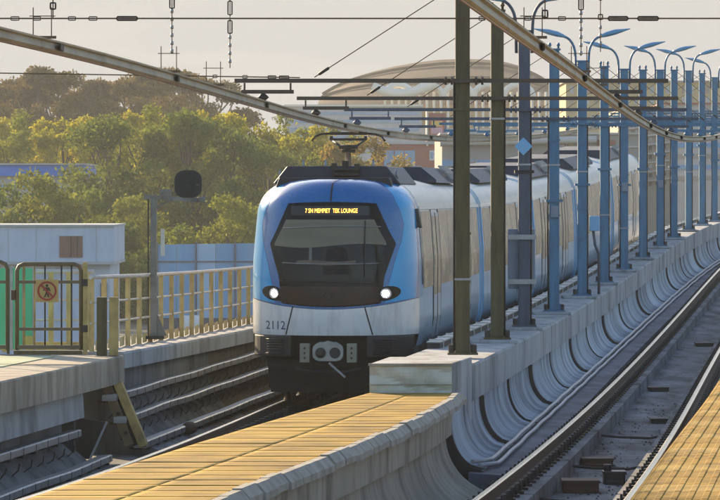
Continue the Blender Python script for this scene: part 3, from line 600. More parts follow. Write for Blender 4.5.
MB().prism_y(rc, DS-.06, DS-.03).build('backboard', M['black'], sm_)
for zz in (.09, -.06):
    MB().tube([(c.x,DS-.02,c.z+zz),(c.x,DS-.16,c.z+zz)], .065, 16).build('lens_hood', M['black'], sm_)
MB().box((c.x-.05, DS-.075, c.z-.2), (c.x+.05, DS-.062, c.z-.08)).build('lens_bracket', M['clip'], sm_); MB().box((c.x+.13, DS-.07, c.z-.02), (c.x+.17, DS-.062, c.z-.01)).build('reflector_tab', M['signal'], sm_)

# ------------------------------------------------------------------ masts with cross bars, lamps and fittings
H = 4.9
def mast(i, d, m, label, lamps):
    x, z = mastX(d), railz(d)+1.03+.002
    root = thing('catenary_mast' if not lamps else 'lamp_mast', label, 'mast', (x, d, z), 'steel masts in a row on the centre wall')
    MB().box((x-.095, d-.095, z+.02), (x+.095, d+.095, z+H)).build('pole', m, root, bevel=.012)
    q = MB(); q.box((x-.20, d-.20, z), (x+.20, d+.20, z+.025))
    for sx in (-1,1): q.prism_y([(x+sx*.1,z+.025),(x+sx*.19,z+.025),(x+sx*.1,z+.16)], d-.01, d+.01)
    q.build('base_plate', m, root)
    for sx in (-1,1):
        for sy in (-1,1): MB().tube([(x+sx*.155,d+sy*.155,z+.02),(x+sx*.155,d+sy*.155,z+.13)], .032, 6, False).build('anchor_bolt', M['dsteel'], root)
    zc = z+2.05+.25*((i*7)%3)
    if i not in (0, 1): MB().box((x-.16, d-.13, zc), (x+.16, d+.13, zc+.05)).build('collar', M['clip'] if m is M['slate'] else m, root)
    cx_ = x+(.11 if i % 3 else -.11); rv = random.Random(40+i)
    MB().tube([(cx_, d-.05, z+.05), (cx_+.012*rv.uniform(-1,1), d-.06, z+1.4), (cx_, d-.05, z+2.9), (cx_, d-.05, z+3.6)], .017, 6).build('pole_cable', M['clip'], root)
    for k_ in range(rv.randint(1, 3)):
        zz = z+rv.uniform(.9, 3.3); MB().box((x-.108, d-.108, zz), (x+.108, d+.108, zz+.03)).build('pole_band', M['galv'] if k_ == 0 else m, root)
    if i in (3, 6, 8): zz = z+rv.uniform(1.2, 2.0); MB().box((x-.07, d-.16, zz), (x+.07, d-.097, zz+.22)).build('number_plate', M['cabinet'], root, bevel=.01)
    MB().box((x-.12, d-.12, z+H), (x+.12, d+.12, z+H+.03)).build('top_cap', m, root)
    bz = ZC+zO(d)+.31; bl, brr = x-3.0, x+2.7
    bm_ = M['gatebar'] if i < 2 else (M['slate'] if i < 4 else M['blue'])
    MB().box((bl, d-.155, bz-.027), (brr, d-.098, bz+.027)).build('cross_bar', bm_, root)
    for s_ in (-1,1):
        for e_ in (.16,.24): MB().tube([(x+s_*e_,d-.17,bz),(x+s_*e_+.03,d-.17,bz)], .055, 8, False).build('bar_clamp', bm_, root)
    for tx in (LX(d), RX(d)):
        t0 = min(max(tx-.32, bl+.12), brr-.75) ; t1 = t0+.63
        q = MB(); q.box((t0-.03,d-.15,bz-.17),(t1+.03,d-.11,bz-.12)); q.box((t0,d-.14,bz-.15),(t0+.025,d-.12,bz-.03)); q.box((t1-.025,d-.14,bz-.15),(t1,d-.12,bz-.03)); q.build('hanger_bar', bm_, root)
        tm = min(max(tx, t0+.1), t1-.1); q = MB(); q.tube([(tm,d-.13,bz-.17),(tm,d-.13,bz-.20),(tm,d-.13,bz-.22),(tm,d-.13,bz-.26)], [.025,.06,.075,.03], 12); q.build('insulator', bm_ if i else M['dsteel'], root)
    for s_, e in ((-1, bl+1.05), (1, brr-1.05)):
        tp_, bt = Vector((x+s_*.09, d-.12, z+H-.05)), Vector((e, d-.13, bz+.045))
        MB().tube([tp_, bt], .0075, 6).build('stay_rod', M['wire'], root)
        v = tp_-bt; MB().tube([bt+v*.03, bt+v*.035, bt+v*.10, bt+v*.105], [.009,.02,.02,.009], 8).build('turnbuckle', M['dsteel'], root)
    if lamps:
        for s_ in (-1,1):
            pts = [(x+s_*.13,d,z+H-.35),(x+s_*.14,d,z+H+.12)]
            for t in range(9):
                a = R(180-t*14); pts.append((x+s_*(.14+.27*(1+math.cos(a))), d, z+H+.12+.42*math.sin(a)*.98))
            pts = pts[:9]; arm = MB().tube(pts, .026, 8).build('lamp_arm', m, root)
            e = Vector(pts[-1]); dirv = Vector((s_*1.0, 0, .26)).normalized(); nrm = Vector((0,1,0)); upv = dirv.cross(nrm) if s_ < 0 else nrm.cross(dirv)*-1
            upv = Vector((-dirv.z*s_*s_ if False else -dirv.z*(1 if dirv.x>0 else -1), 0, abs(dirv.x)))
            q = MB(); secs = [(0,.03,.03),(.06,.07,.05),(.18,.13,.075),(.36,.14,.075),(.56,.06,.035),(.68,.02,.012)]
            V = []; nn = 10
            for l_, wy, wz in secs:
                for k_ in range(nn):
                    a = 2*math.pi*k_/nn; V.append(e+dirv*(l_-.03)+nrm*wy*math.cos(a)+upv*wz*math.sin(a)*(1 if math.sin(a) > 0 else .55))
            q.add(V, [(a_*nn+b_, a_*nn+(b_+1)%nn, (a_+1)*nn+(b_+1)%nn, (a_+1)*nn+b_) for a_ in range(len(secs)-1) for b_ in range(nn)]+[tuple(range(nn)), tuple(range(len(V)-nn, len(V)))], True)
            q.build('lamp_head', M['lamp'], arm)
    else:
        for s_ in (-.08, .08):
            MB().tube([(x+s_,d,z+H),(x+s_,d,z+H+.08),(x+s_,d,z+H+.09),(x+s_,d,z+H+.14)], [.02,.02,.035,.02], 8).build('top_insulator', m, root)
    return root
ML = ['olive brown mast nearest the camera, bolted beside the metal fronted block',
 'second olive brown mast from the camera, just behind the nearest one',
 'slate coloured lamp mast carrying a blue diamond plate and a grey cabinet',
 'plain blue mast right of the slate cabinet mast, fourth from the camera',
 'blue double lamp mast left of the small blue box, nearest of the blue lamp masts',
 'blue mast right beside the small blue box on the wall, sixth from the camera',
 'second nearest of the blue double lamp masts, seventh from the camera',
 'plain blue mast, eighth from the camera, between two double lamp masts',
 'third nearest of the blue double lamp masts, ninth from the camera',
 'plain blue mast, tenth from the camera, in the distant part of the row',
 'fourth nearest of the blue double lamp masts, eleventh from the camera',
 'farthest plain blue mast, close to the right edge',
 'farthest lamp mast, at the right edge with only part of it in view']
for i, d in enumerate(MD):
    m = M['olive'] if i < 2 else (M['slate'] if i == 2 else M['blue'])
    r_ = mast(i, d, m, ML[i], i >= 2 and i % 2 == 0)
    if i == 2:
        x, z = mastX(d), railz(d)+1.03
        q = MB(); a, b = px(508.5,289,d), px(535.5,229,d); q.box((a.x,d+.10,a.z),(b.x,d+.30,b.z)); q.build('cabinet', M['cabinet'], r_, bevel=.015)
        for y in (281.5, 237): c = px(522, y, d); MB().box((a.x-.01,d-.14,c.z-.04),(b.x+.01,d-.10,c.z+.04)).build('cabinet_strap', M['galv'], r_)
        c = px(523, 146.5, d); h_ = .15; MB().prism_y([(c.x-h_,c.z),(c.x,c.z-h_),(c.x+h_,c.z),(c.x,c.z+h_)], d-.19, d-.17).build('diamond_plate', M['tlight'], r_)
d = 85.5; bb = thing('switch_box', 'small light blue box on a thin stand between two blue masts', 'box', px(594, 270, d))
a, b = px(589.5, 231, d), px(599.5, 216, d); MB().box((a.x,d-.1,a.z),(b.x,d+.1,b.z)).build('box_body', M['tlight'], bb, bevel=.015)
MB().tube([(a.x+.08,d,a.z),(a.x+.12,d,a.z-.3),(a.x+.2,d,a.z-.5),(a.x+.2,d,railz(d)+1.0)], .03, 8).build('stand', M['slate'], bb)

# ------------------------------------------------------------------ overhead conductor bars, span wires, droppers
def conductor(fx, off, label, d0=12, sd=44):
    root = thing('overhead_conductor', label, 'conductor bar', (fx(40)+off, 40, ZC+zO(40)))
    pts = [(fx(d)+off, d, ZC+zO(d)) for d in ds(d0, 165, 1.0)]
    MB().sweep(pts, [(-.05,.055),(.05,.055),(.05,.038),(.018,.03),(.035,-.035),(.012,-.055),(-.012,-.055),(-.035,-.035),(-.018,.03),(-.05,.038)]).build('conductor_bar', M['ocr'], root)
    MB().tube([(p_[0], p_[1], p_[2]-.062) for p_ in pts], .011, 8).build('contact_wire', M['copper'], root)
    for dd in (37.8, 44.4, 53, 64.5, 72, 80, 93, 100, 108, 116):
        q = MB(); x, z = fx(dd)+off, ZC+zO(dd); q.box((x-.056,dd-.2,z-.028),(x-.040,dd+.2,z+.028)); q.box((x+.04,dd-.2,z-.03),(x+.056,dd+.2,z+.03)); q.build('splice_plate', M['dsteel'], root)
    for dd in (37.2, 44.0, 47.6):
        x, z = fx(dd)+off, ZC+zO(dd); q = MB()
        for s_ in (-.085, .085): q.tube([(x+s_, dd, z+.06), (x+s_, dd, z+.34)], .0055, 6)
        q.box((x-.13, dd-.02, z+.05), (x+.13, dd+.02, z+.075)); q.tube([(x-.12,dd,z+.26),(x+.12,dd,z+.26)], .005, 6)
        q.build('hanger_rods', M['wire'], root)
conductor(LX, -.02, 'overhead conductor bar curving from the top left down to the train\'s pantograph')
conductor(RX, .0, 'overhead conductor bar sweeping down across the masts above the right track')
def link(q, c, axis, L, r=.012, w_=.03):
    c = Vector(c); ax = Vector(axis); pr = Vector((0,0,1)) if abs(ax.z) < .5 else Vector((1,0,0))
    pts = [c+ax*(L/2*math.cos(t))+pr*(w_*max(-1,min(1,2.2*math.sin(t)))) for t in [2*math.pi*k_/12 for k_ in range(13)]]
    q.tube(pts, r, 6)
def span(d, z0, z1, x0, x1, label, links, r=.008):
    root = thing('span_wire', label, 'wire', (x0, d, ZC+z0)); MB().tube([(x0,d,ZC+z0),(x1,d,ZC+z1)], r, 6).build('wire', M['wire'], root)
    for xx, L, rr_ in links:
        q = MB(); c = (xx, d-.0, ZC+z0+(z1-z0)*(xx-x0)/(x1-x0)); link(q, c, (1,0,0), L, rr_*.7, .016); q.build('tension_link', M['dsteel'], root)
dS = 37.2
span(dS, 1.66, 1.66, -7, 7, 'thin span wire with tension links crossing the whole top of the view', [((p_-360)*dS/F, L_, r_) for p_, L_, r_ in ((15,.08,.008),(37,.07,.008),(72,.07,.008),(93,.08,.008),(127,.20,.013),(618,.19,.013),(648,.20,.013),(562,.07,.008),(528,.06,.008),(482,.06,.008))])
dS = 47.6
span(dS, 1.53, 1.42, -8, (300-360)*dS/F, 'thin span wire at left sloping down to the first cross bar', [((p_-360)*dS/F, L_, r_) for p_, L_, r_ in ((272,.10,.011),(284,.12,.012),(245,.06,.008),(215,.05,.008))])
def dropper(pxx, y1, d, label, links):
    root = thing('chain_dropper', label, 'chain', px(pxx, y1, d), 'chain droppers holding the conductor bars')
    a, b = px(pxx, -60, d), px(pxx, y1, d); MB().tube([a, b], .006, 6).build('dropper_rod', M['wire'], root)
    for y, L in links:
        q = MB(); link(q, px(pxx, y, d), (0,0,1), L, .009, .024); q.build('chain_link', M['dsteel'], root)
    y = max([l_[0] for l_ in links] or [0])+12
    while y < y1:
        c = px(pxx, y, d); MB().tube([c, c+Vector((0,0,.04))], .017, 8).build('insulator_bead', M['galv'] if int(y) % 2 else M['dsteel'], root); y += 8
dropper(53, 18, 37.2, 'short chain dropper at the top left above the near hanger rods', [(-8,.12),(6,.06)])
dropper(172, 54, 44.0, 'chain dropper above the tree tops, second from the left', [(-12,.14),(1,.17)])
dropper(230, 68, 47.6, 'chain dropper of two long links, third from the left', [(8,.17),(27,.16),(-12,.16)])
dropper(545, 18, 37.2, 'short dropper above the right conductor bar by the near lamp', [(14,.07)])
dropper(581, 56, 44.0, 'pale chain dropper right of the near lamp, fourth from the left', [(3,.16),(-14,.14)])
dropper(600.5, 52, 47.6, 'rightmost chain dropper, hanging beside the pale one', [(-6,.15),(17,.06)])

# ------------------------------------------------------------------ the train
ZT = 3.44
def hw(z):
    b = 1.30 if z <= 2.2 else 1.30-.05*min(1, (z-2.2)/.7)
    if z < 1.1: b -= .05*(1.1-z)/.3
    r = .56
    if z > ZT-r: b = b-r+math.sqrt(max(0, r*r-(z-(ZT-r))**2))
    return b
class Frame:
    def __init__(s, d0, d1):
        a = Vector((LX(d0)+.075, d0, railz(d0))); b = Vector((LX(d1)+.075, d1, railz(d1))); s.o = a; s.len = (b-a).length; s.b = (b-a).normalized()
        s.r = s.b.cross(Vector((0,0,1))).normalized(); s.u = s.r.cross(s.b).normalized()
    def __call__(s, x, y, z): return s.o+s.r*x+s.b*y+s.u*z
train = thing('metro_train', 'blue and silver metro train with lit headlights coming round the curve', 'train', (LX(61), 61, railz(61)))
fr = Frame(61.0, 68.0)
def fy(x, z):
    e = min(1, abs(x)/hw(z)); y = 1.25*(1-(1-e**2.5)**.56)
    if z > 1.5: y += .30*((z-1.5)/1.9)**2
    if z > ZT-.42: t = min(1, (z-(ZT-.42))/.42); y += .42*(1-math.sqrt(max(0, 1-t*t)))
    if z < 1.4: y += .10*((1.4-z)/.6)**2
    return y
def zb(s_): return 1.455+.16*s_*s_
def patch(name, m, xl, xr, z0, z1, off, nu=24, nv=14, full=False, parent=None, thick=0):
    def fn(u, v):
        su = (1+math.sin(math.pi*(u-.5)))/2 if full else u
        z = z0(su)+(z1(su)-z0(su))*v; x = xl(z)+(xr(z)-xl(z))*su
        return fr(x, fy(x, z)-off, z)
    return MB().grid(fn, nu, nv).build(name, m, parent or train, thick=thick)
patch('cab_shell', M['tblue'], lambda z: -hw(z), hw, lambda s_: zb(2*s_-1), lambda s_: ZT, 0, 72, 60, True)
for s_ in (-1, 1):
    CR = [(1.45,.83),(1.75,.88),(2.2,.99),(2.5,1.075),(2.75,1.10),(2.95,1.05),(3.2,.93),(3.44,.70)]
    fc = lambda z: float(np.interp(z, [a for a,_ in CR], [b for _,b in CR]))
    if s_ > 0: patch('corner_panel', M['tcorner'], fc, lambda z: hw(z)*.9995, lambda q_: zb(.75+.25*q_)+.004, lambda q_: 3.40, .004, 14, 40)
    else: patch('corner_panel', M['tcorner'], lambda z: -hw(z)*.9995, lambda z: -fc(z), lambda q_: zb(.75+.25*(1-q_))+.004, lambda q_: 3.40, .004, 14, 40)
lowp = patch('lower_panel', M['tsilver'], lambda z: -hw(z), hw, lambda s_: 1.05, lambda s_: zb(2*s_-1)-.006, .002, 72, 14, True)
for s_ in (-1, 1):                           # cab sides
    for nm, m, za, zc, ya, yb in (('cab_side', M['tlight'], 1.63, 3.44, None, 1.95), ('cab_side', M['tside'], .86, 1.624, None, 2.35), ('cab_side', M['tside'], 1.63, 3.44, 1.953, 2.35)):
        def fn(u, v, s_=s_, za=za, zc=zc, ya=ya, yb=yb):
            z = za+(zc-za)*v; y0 = fy(hw(z), max(z,1.05))-.004 if ya is None else ya; return fr(s_*hw(z), y0+(max(yb,y0+.01)-y0)*u, z)
        MB().grid(fn, 6, 24).build(nm, m, train)
    def fn(u, v, s_=s_):
        z = 1.80+(2.75-1.80)*v; y = 1.62+.12*(1-v)+(2.2-1.62)*u*(.55+.45*v); return fr(s_*(hw(z)+.006), y, z)
    MB().grid(fn, 4, 8).build('cab_side_window', M['tpane'], train)
    if s_ < 0: continue
    q = MB(); c = [fr(s_*x, y, z) for x, y, z in ((1.22,1.25,2.72),(1.33,1.28,2.68),(1.33,1.5,2.68),(1.22,1.5,2.72),(1.22,1.25,2.98),(1.27,1.30,3.0),(1.27,1.5,3.0),(1.22,1.5,2.98))]
    q.add(c, [(0,3,2,1),(4,5,6,7),(0,1,5,4),(1,2,6,5),(2,3,7,6),(3,0,4,7)]); q.build('mirror_pod', M['black'], train, bevel=.02)
MHW = [(1.40,.74),(1.80,.79),(1.95,.81),(2.45,.97),(2.62,.88),(3.09,.665)]
def mh(z, dx=0): return float(np.interp(z, [a for a,_ in MHW], [b for _,b in MHW]))-dx
patch('windscreen_mask', M['tglass'], lambda z: -mh(z)+.025, lambda z: mh(z)+.03, lambda s_: zb((2*s_-1)*.6)+.03, lambda s_: 3.09-.02*(2*s_-1)**2, .008, 40, 40, thick=0)
disp = patch('destination_display', mat('display_dark', (.030,.028,.020), None, .25), lambda z: -.60, lambda z: .60, lambda s_: 2.885, lambda s_: 3.03, .016, 20, 4)
patch('sun_blind', M['blind'], lambda z: -mh(z,.10)+.02*(z-2.4), lambda z: mh(z,.10)-.02*(z-2.4), lambda s_: 2.42-.03*math.sin(6*s_), lambda s_: 2.82, .016, 24, 10)
patch('windscreen_glass', M['tpane'], lambda z: -mh(z,.12), lambda z: mh(z,.12), lambda s_: 1.90, lambda s_: 2.41-.03*math.sin(6*s_), .014, 24, 10)
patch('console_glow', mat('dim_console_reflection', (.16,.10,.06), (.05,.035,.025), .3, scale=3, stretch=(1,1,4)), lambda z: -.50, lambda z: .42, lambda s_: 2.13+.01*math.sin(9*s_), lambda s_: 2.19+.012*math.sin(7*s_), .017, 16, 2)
patch('cab_pillar', mat('pale_cab_pillar', (.15,.145,.13), None, .4), lambda z: -.30, lambda z: -.255, lambda s_: 2.2, lambda s_: 2.40, .017, 3, 5)
patch('driver_seat', mat('dark_cab_seat', (.010,.010,.012), (.016,.016,.018), .6, scale=4, spec=.25), lambda z: .02-.10*min(1,(2.42-z)*4), lambda z: .26+.06*min(1,(2.42-z)*4), lambda s_: 1.98, lambda s_: 2.40-.05*(2*s_-1)**2, .0155, 10, 8)
for z_, x0, x1, nm in ((2.70,-.72,.78,'wiper_blade'),(2.16,-.72,.76,'wiper_blade'),(1.86,-.76,.76,'hood_lip')):
    MB().tube([fr(x, fy(x, z_+.02*math.sin(2*x+z_*5))-.03, z_+.02*math.sin(2*x+z_*5)) for x in np.linspace(x0, x1, 18)], .0075, 6).build(nm, M['galv'] if nm == 'wiper_blade' else M['black'], train)
MB().tube([fr(.55, fy(.55, z)-.03, z) for z in np.linspace(1.95, 2.8, 8)], .010, 6).build('wiper_arm', M['black'], train)
patch('lower_grille', M['tgrille'], lambda z: -.76, lambda z: .76, lambda s_: zb((2*s_-1)*.6)+.05, lambda s_: 1.80, .016, 24, 8)
MB().tube([fr(.06*math.cos(t), fy(0,1.66)-.022, 1.66+.06*math.sin(t)) for t in np.linspace(0, 2*math.pi, 20)], .008, 6).build('badge_ring', M['dsteel'], train)
patch('roof_seam', M['acbox'], lambda z: .0+.02*(z-3), lambda z: .028+.02*(z-3), lambda s_: 3.10, lambda s_: 3.38, .004, 2, 10)
for s_ in (-1, 1):
    cxh, czh = s_*.86, 1.69
    def fn(u, v, cx=cxh, cz=czh):
        a = 2*math.pi*u; x = cx+.17*v*math.cos(a)*(1.25 if math.cos(a)*cx > 0 else 1); z = cz+.11*v*math.sin(a)+.03*v*math.cos(a)*(1 if cx > 0 else -1); return fr(x, fy(x, z)-.012, z)
    hs = MB().grid(fn, 28, 4).build('headlight', M['tglass'], train)
    def fn2(u, v, cx=cxh, cz=czh):
        a = 2*math.pi*u; x = cx+.052*v*math.cos(a); z = cz+.052*v*math.sin(a); return fr(x, fy(x, z)-.02-.012*(1-v*v), z)
    MB().grid(fn2, 20, 4).build('headlight_lens', M['lamp_on'], hs)
    MB().tube([fr(cxh+.075*math.cos(t), fy(cxh+.075*math.cos(t), czh)-.02, czh+.075*math.sin(t)) for t in np.linspace(0, 2*math.pi, 20)], .010, 6).build('headlight_rim', M['galv'], hs)
    patch('panel_seam', M['black'], lambda z, s_=s_: s_*(.67-.12*(z-1.05)/.45)-.010, lambda z, s_=s_: s_*(.67-.12*(z-1.05)/.45)+.010, lambda q_: 1.06, lambda q_: 1.50, .006, 2, 10)
    # bumper blocks
    q = MB(); xs = np.linspace(s_*.58, s_*1.235, 12); pl = [(x, fy(x, 1.05)-.03) for x in xs]+[(s_*1.235, 1.9), (s_*.58, .9)]
    n_ = len(pl); q.add([fr(x, y, .72) for x, y in pl]+[fr(x, y, 1.045) for x, y in pl], [tuple(range(n_)), tuple(range(n_, 2*n_))]+[(i, (i+1)%n_, n_+(i+1)%n_, n_+i) for i in range(n_)])
    bq = q.build('bumper', M['buffer'], train, bevel=.02)
    q = MB()
    for k_ in range(5):
        z = .79+k_*.04; q.tube([fr(x, fy(x, 1.05)-.045, z) for x in np.linspace(s_*.70, s_*.98, 6)], .010, 5)
    for z in (.77, .985): q.tube([fr(x, fy(x, 1.05)-.045, z) for x in np.linspace(s_*.68, s_*1.0, 6)], .012, 5)
    q.build('bumper_grille', M['black'], bq)
def text_on_front(body, size, tx, tz, m, parent, name, off=.012, xs=1.0):
    cu = bpy.data.curves.new(name, 'FONT'); cu.body = body; cu.size = size; cu.align_x = 'CENTER'; cu.resolution_u = 3
    t = bpy.data.objects.new(name+'_source', cu); COL.objects.link(t)
    me = bpy.data.meshes.new_from_object(t); bpy.data.objects.remove(t); bpy.data.curves.remove(cu)
    bm = bmesh.new(); bm.from_mesh(me); bmesh.ops.triangulate(bm, faces=bm.faces)
    q = MB(); vs_ = []
    for v in bm.verts:
        x, z = tx+v.co.x*xs, tz+v.co.y; vs_.append(fr(x, fy(x, z)-off, z))
    q.add(vs_, [tuple(l.vert.index for l in f.loops) for f in bm.faces]); bm.free(); bpy.data.meshes.remove(me)
    return q.build(name, m, parent)
text_on_front('2112', .185, -.84, 1.14, M['number'], lowp, 'fleet_number', .008, .92)
text_on_front('7 SN MEMPIET  TEK LOUNGE', .095, .03, 2.925, M['amber'], disp, 'display_text', .026, .66)
# coupler and what hangs below
q = MB(); q.add([fr(x,y,z) for y in (.55,1.4) for x,z in ((-.60,.70),(.60,.70),(.60,1.06),(-.60,1.06))], [(0,1,2,3),(4,7,6,5),(0,4,5,1),(1,5,6,2),(2,6,7,3),(3,7,4,0)]); q.build('centre_recess', M['under'], train)
cp = [(.24*math.cos(a), .165*math.sin(a)) for a in np.linspace(0, 2*math.pi, 25)[:-1]]
q = MB(); n_ = 24; cp = [(max(-.235,min(.235,1.08*x)), max(-.14,min(.155,1.08*z))+(.02 if abs(x) < .06 and z > 0 else 0)) for x, z in cp]
q.add([fr(x, y, .80+z) for y in (-.06,.02) for x, z in cp], [tuple(range(n_)), tuple(range(n_, 2*n_))]+[(i, (i+1)%n_, n_+(i+1)%n_, n_+i) for i in range(n_)]); cpl = q.build('coupler', M['coupler'], train, bevel=.008)
q = MB(); q.tube([fr(.11,-.063,.79), fr(.11,-.066,.79)], .085, 20); q.build('coupler_cup', M['black'], cpl)
q = MB(); q.tube([fr(-.11,-.05,.79), fr(-.11,-.09,.79), fr(-.11,-.16,.79)], [.085,.075,.03], 20); q.build('coupler_cone', M['dsteel'], cpl)
q = MB(); q.tube([fr(0,0,.80), fr(0,.6,.80)], .11, 14); q.build('coupler_shaft', M['under'], cpl)
q = MB(); q.bar(fr(.02,-.08,.64), fr(.27,-.08,.42), .03, .03); q.build('release_lever', M['galv'], cpl)
for s_ in (-1, 1):
    q = MB(); q.add([fr(s_*.36+x,y,z) for y in (-.02,.16) for x,z in ((-.075,.64),(.075,.64),(.075,.93),(-.075,.93))], [(0,1,2,3),(4,7,6,5),(0,4,5,1),(1,5,6,2),(2,6,7,3),(3,7,4,0)]); cb = q.build('contact_block', M['pinblock'], train, bevel=.01)
    q = MB()
    for z in (.71, .785, .86): q.tube([fr(s_*.36,-.025,z), fr(s_*.36,-.03,z)], .018, 8)
    q.build('contact_pin', M['boxbrown'], cb)
MB().tube([fr(-.5,.0,.55), fr(-.25,-.02,.50), fr(.25,-.02,.50), fr(.5,.0,.55)], .02, 6).build('hose', M['black'], train)
q = MB(); q.add([fr(x,y,z) for y,zz in ((.5,.55),(.62,.16)) for x,z in ((-.95,zz),(.95,zz),(.95,zz+.12),(-.95,zz+.12))], [(0,1,2,3),(4,7,6,5),(0,4,5,1),(1,5,6,2),(2,6,7,3),(3,7,4,0)]); q.build('guard_plate', M['under'], train)
def bogie(f, yc, parent):
    q = MB(); q.add([f(x,y,z) for y in (yc-1.5,yc+1.5) for x,z in ((-1.0,.22),(1.0,.22),(1.02,.80),(-1.02,.80))], [(0,1,2,3),(4,7,6,5),(0,4,5,1),(1,5,6,2),(2,6,7,3),(3,7,4,0)]); bo = q.build('bogie', M['under'], parent)
    for dy in (-1.0, 1.0):
        for s_ in (-1, 1):
            q = MB(); q.tube([f(s_*.68,yc+dy,.34), f(s_*.81,yc+dy,.34)], .34, 24); q.tube([f(s_*.66,yc+dy,.34), f(s_*.69,yc+dy,.34)], .375, 24); q.build('wheel', M['dsteel'], bo)
bogie(fr, 2.3, train)
# car modules
CB = [62.75, 76, 88, 99, 110.5, 122.5]
prof = [(-1.23,.82),(-1.28,1.0),(-1.30,1.25),(-1.30,1.75),(-1.30,2.2),(-1.275,2.55)]+[(-hw(z), z) for z in np.linspace(2.85, ZT, 9)]
prof = prof+[(-.4,3.50),(0,3.52),(.4,3.50)]+[(-x, z) for x, z in prof[::-1]]
def loft(f, pr, y0, y1, ny=1):
    q = MB(); n_ = len(pr); V = [f(x, y0+(y1-y0)*j/ny, z) for j in range(ny+1) for x, z in pr]
    q.add(V, [(j*n_+i, j*n_+(i+1)%n_, (j+1)*n_+(i+1)%n_, (j+1)*n_+i) for j in range(ny) for i in range(n_)], True)
    q.add([V[i] for i in range(n_)], [tuple(range(n_))]); q.add(V[-n_:], [tuple(range(n_))]); return q
def sidew(z): return float(np.interp(z, [p_[1] for p_ in prof[:14]], [-p_[0] for p_ in prof[:14]]))
def side_panel(f, s_, y0, y1, z0, z1, off, name, m, parent, inset=.03):
    q = MB(); zs = np.linspace(z0, z1, 7); V = []
    for z in zs:
        for y, o_ in ((y0,-.02),(y0,off),(y1,off),(y1,-.02)): V.append(f(s_*(sidew(z)+o_), y, z))
    fs = [(i*4+k_, i*4+k_+1, (i+1)*4+k_+1, (i+1)*4+k_) for i in range(6) for k_ in range(3)]+[(0,1,2,3),(24,25,26,27)]
    q.add(V, fs, False); return q.build(name, m, parent)
def acunit(f, y0, y1, parent):
    q = MB(); h = 3.69
    V = [f(x, y, z) for y, z0_, wd in ((y0,3.47,1.02),(y0+.12,h,.74),(y1-.12,h,.74),(y1,3.47,1.02)) for x, z in ((-1.02,3.42),(1.02,3.42),(wd,z0_),(-wd,z0_))]
    q.add(V, [(i*4+k_, i*4+(k_+1)%4, (i+1)*4+(k_+1)%4, (i+1)*4+k_) for i in range(3) for k_ in range(4)]+[(0,1,2,3),(12,15,14,13)]); q.build('roof_unit', M['acbox'], parent)
    for s_ in (-1, 1):
        q = MB()
        for k_ in range(9):
            y = y1-.3-k_*.22; q.bar(f(s_*1.03, y, 3.50), f(s_*.78, y, 3.735), .05, .03)
        q.bar(f(s_*.92, y1-.2, 3.62), f(s_*.92, y1-2.2, 3.62), .03, .04); q.build('roof_louvre', M['galv'], parent)
for ci in range(5):
    f = Frame(CB[ci], CB[ci+1]); L = f.len-.35; y0 = -.02 if ci == 0 else .18
    body = loft(f, prof, y0, L, 4).build('car_body', M['tside'], train)
    rp = [(x*1.006, z+.012) for x, z in prof if z >= 2.93]; rb = [(x*.96, z-.04) for x, z in rp[::-1]]
    loft(f, rp+rb, y0+.01, L-.01, 4).build('car_roof', M['troof'], body)
    for s_ in (-1, 1):
        side_panel(f, s_, y0+.02, L-.02, 2.98, 3.035, .03, 'gutter', M['troof'], body)
    scale = L/11.0
    if ci == 0: doors = [1.9, 7.6]
    else: doors = [2.1, 7.5]
    edges = []
    for dd in doors:
        dd *= scale
        for s_ in (-1, 1):
            for hf in (0, 1):
                a = dd+hf*.68; side_panel(f, s_, a+.012, a+.66, .90, 2.92, .012, 'door_leaf', M['sdoor'], body)
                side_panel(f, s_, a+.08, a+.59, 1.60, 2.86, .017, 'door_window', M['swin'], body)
            side_panel(f, s_, dd-.07, dd+.0, .86, 2.97, .013, 'door_seal', M['black'], body); side_panel(f, s_, dd+1.36, dd+1.43, .86, 2.97, .013, 'door_seal', M['black'], body)
            side_panel(f, s_, dd+.655, dd+.70, .90, 2.92, .019, 'door_seal', M['black'], body)
        edges.append((dd, dd+1.36))
    spans = []; a = y0+.35
    for e0, e1 in edges: spans.append((a, e0-.10)); a = e1+.10
    spans.append((a, L-.4))
    for a, b in spans:
        n_ = max(1, round((b-a)/1.5)); st = (b-a)/n_
        if b-a < .35: continue
        for j in range(n_):
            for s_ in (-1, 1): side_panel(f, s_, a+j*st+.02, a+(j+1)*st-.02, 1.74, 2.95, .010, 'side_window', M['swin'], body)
    for ye in ((y0, L-.24) if ci else (L-.24,)):
        op = [(x*1.014, .8+(z-.8)*1.008) for x, z in prof]; loft(f, op, ye+.06, ye+.20).build('end_arch', M['tlight'], body)
    if ci < 4: loft(f, [(x*.9, .9+(z-.8)*.93) for x, z in prof], L-.05, f.len+.25).build('gangway', M['black'], train)
    q = MB(); q.add([f(x,y,z) for y in (y0+.1,L-.1) for x,z in ((-1.12,.42),(1.12,.42),(1.18,.83),(-1.18,.83))], [(0,1,2,3),(4,7,6,5),(0,4,5,1),(1,5,6,2),(2,6,7,3),(3,7,4,0)]); q.build('underframe', M['under'], body)
    if ci: bogie(f, 0, train)
    for ys in ((2.4,8.2),) if ci else ((6.2,11.6),):
        acunit(f, ys[0]*scale if ci else ys[0], ys[1]*scale if ci else ys[1], body)
fl = Frame(CB[-2], CB[-1])
def tailfn(u, v):
    a = -1+2*u; z = .85+(ZT-.85)*v; return fl(a*hw(z), fl.len-.36+.5*(1-abs(a)**2.5)**.5*(1-.4*v**4), z)
MB().grid(tailfn, 20, 16).build('tail_shell', M['troof'], train)
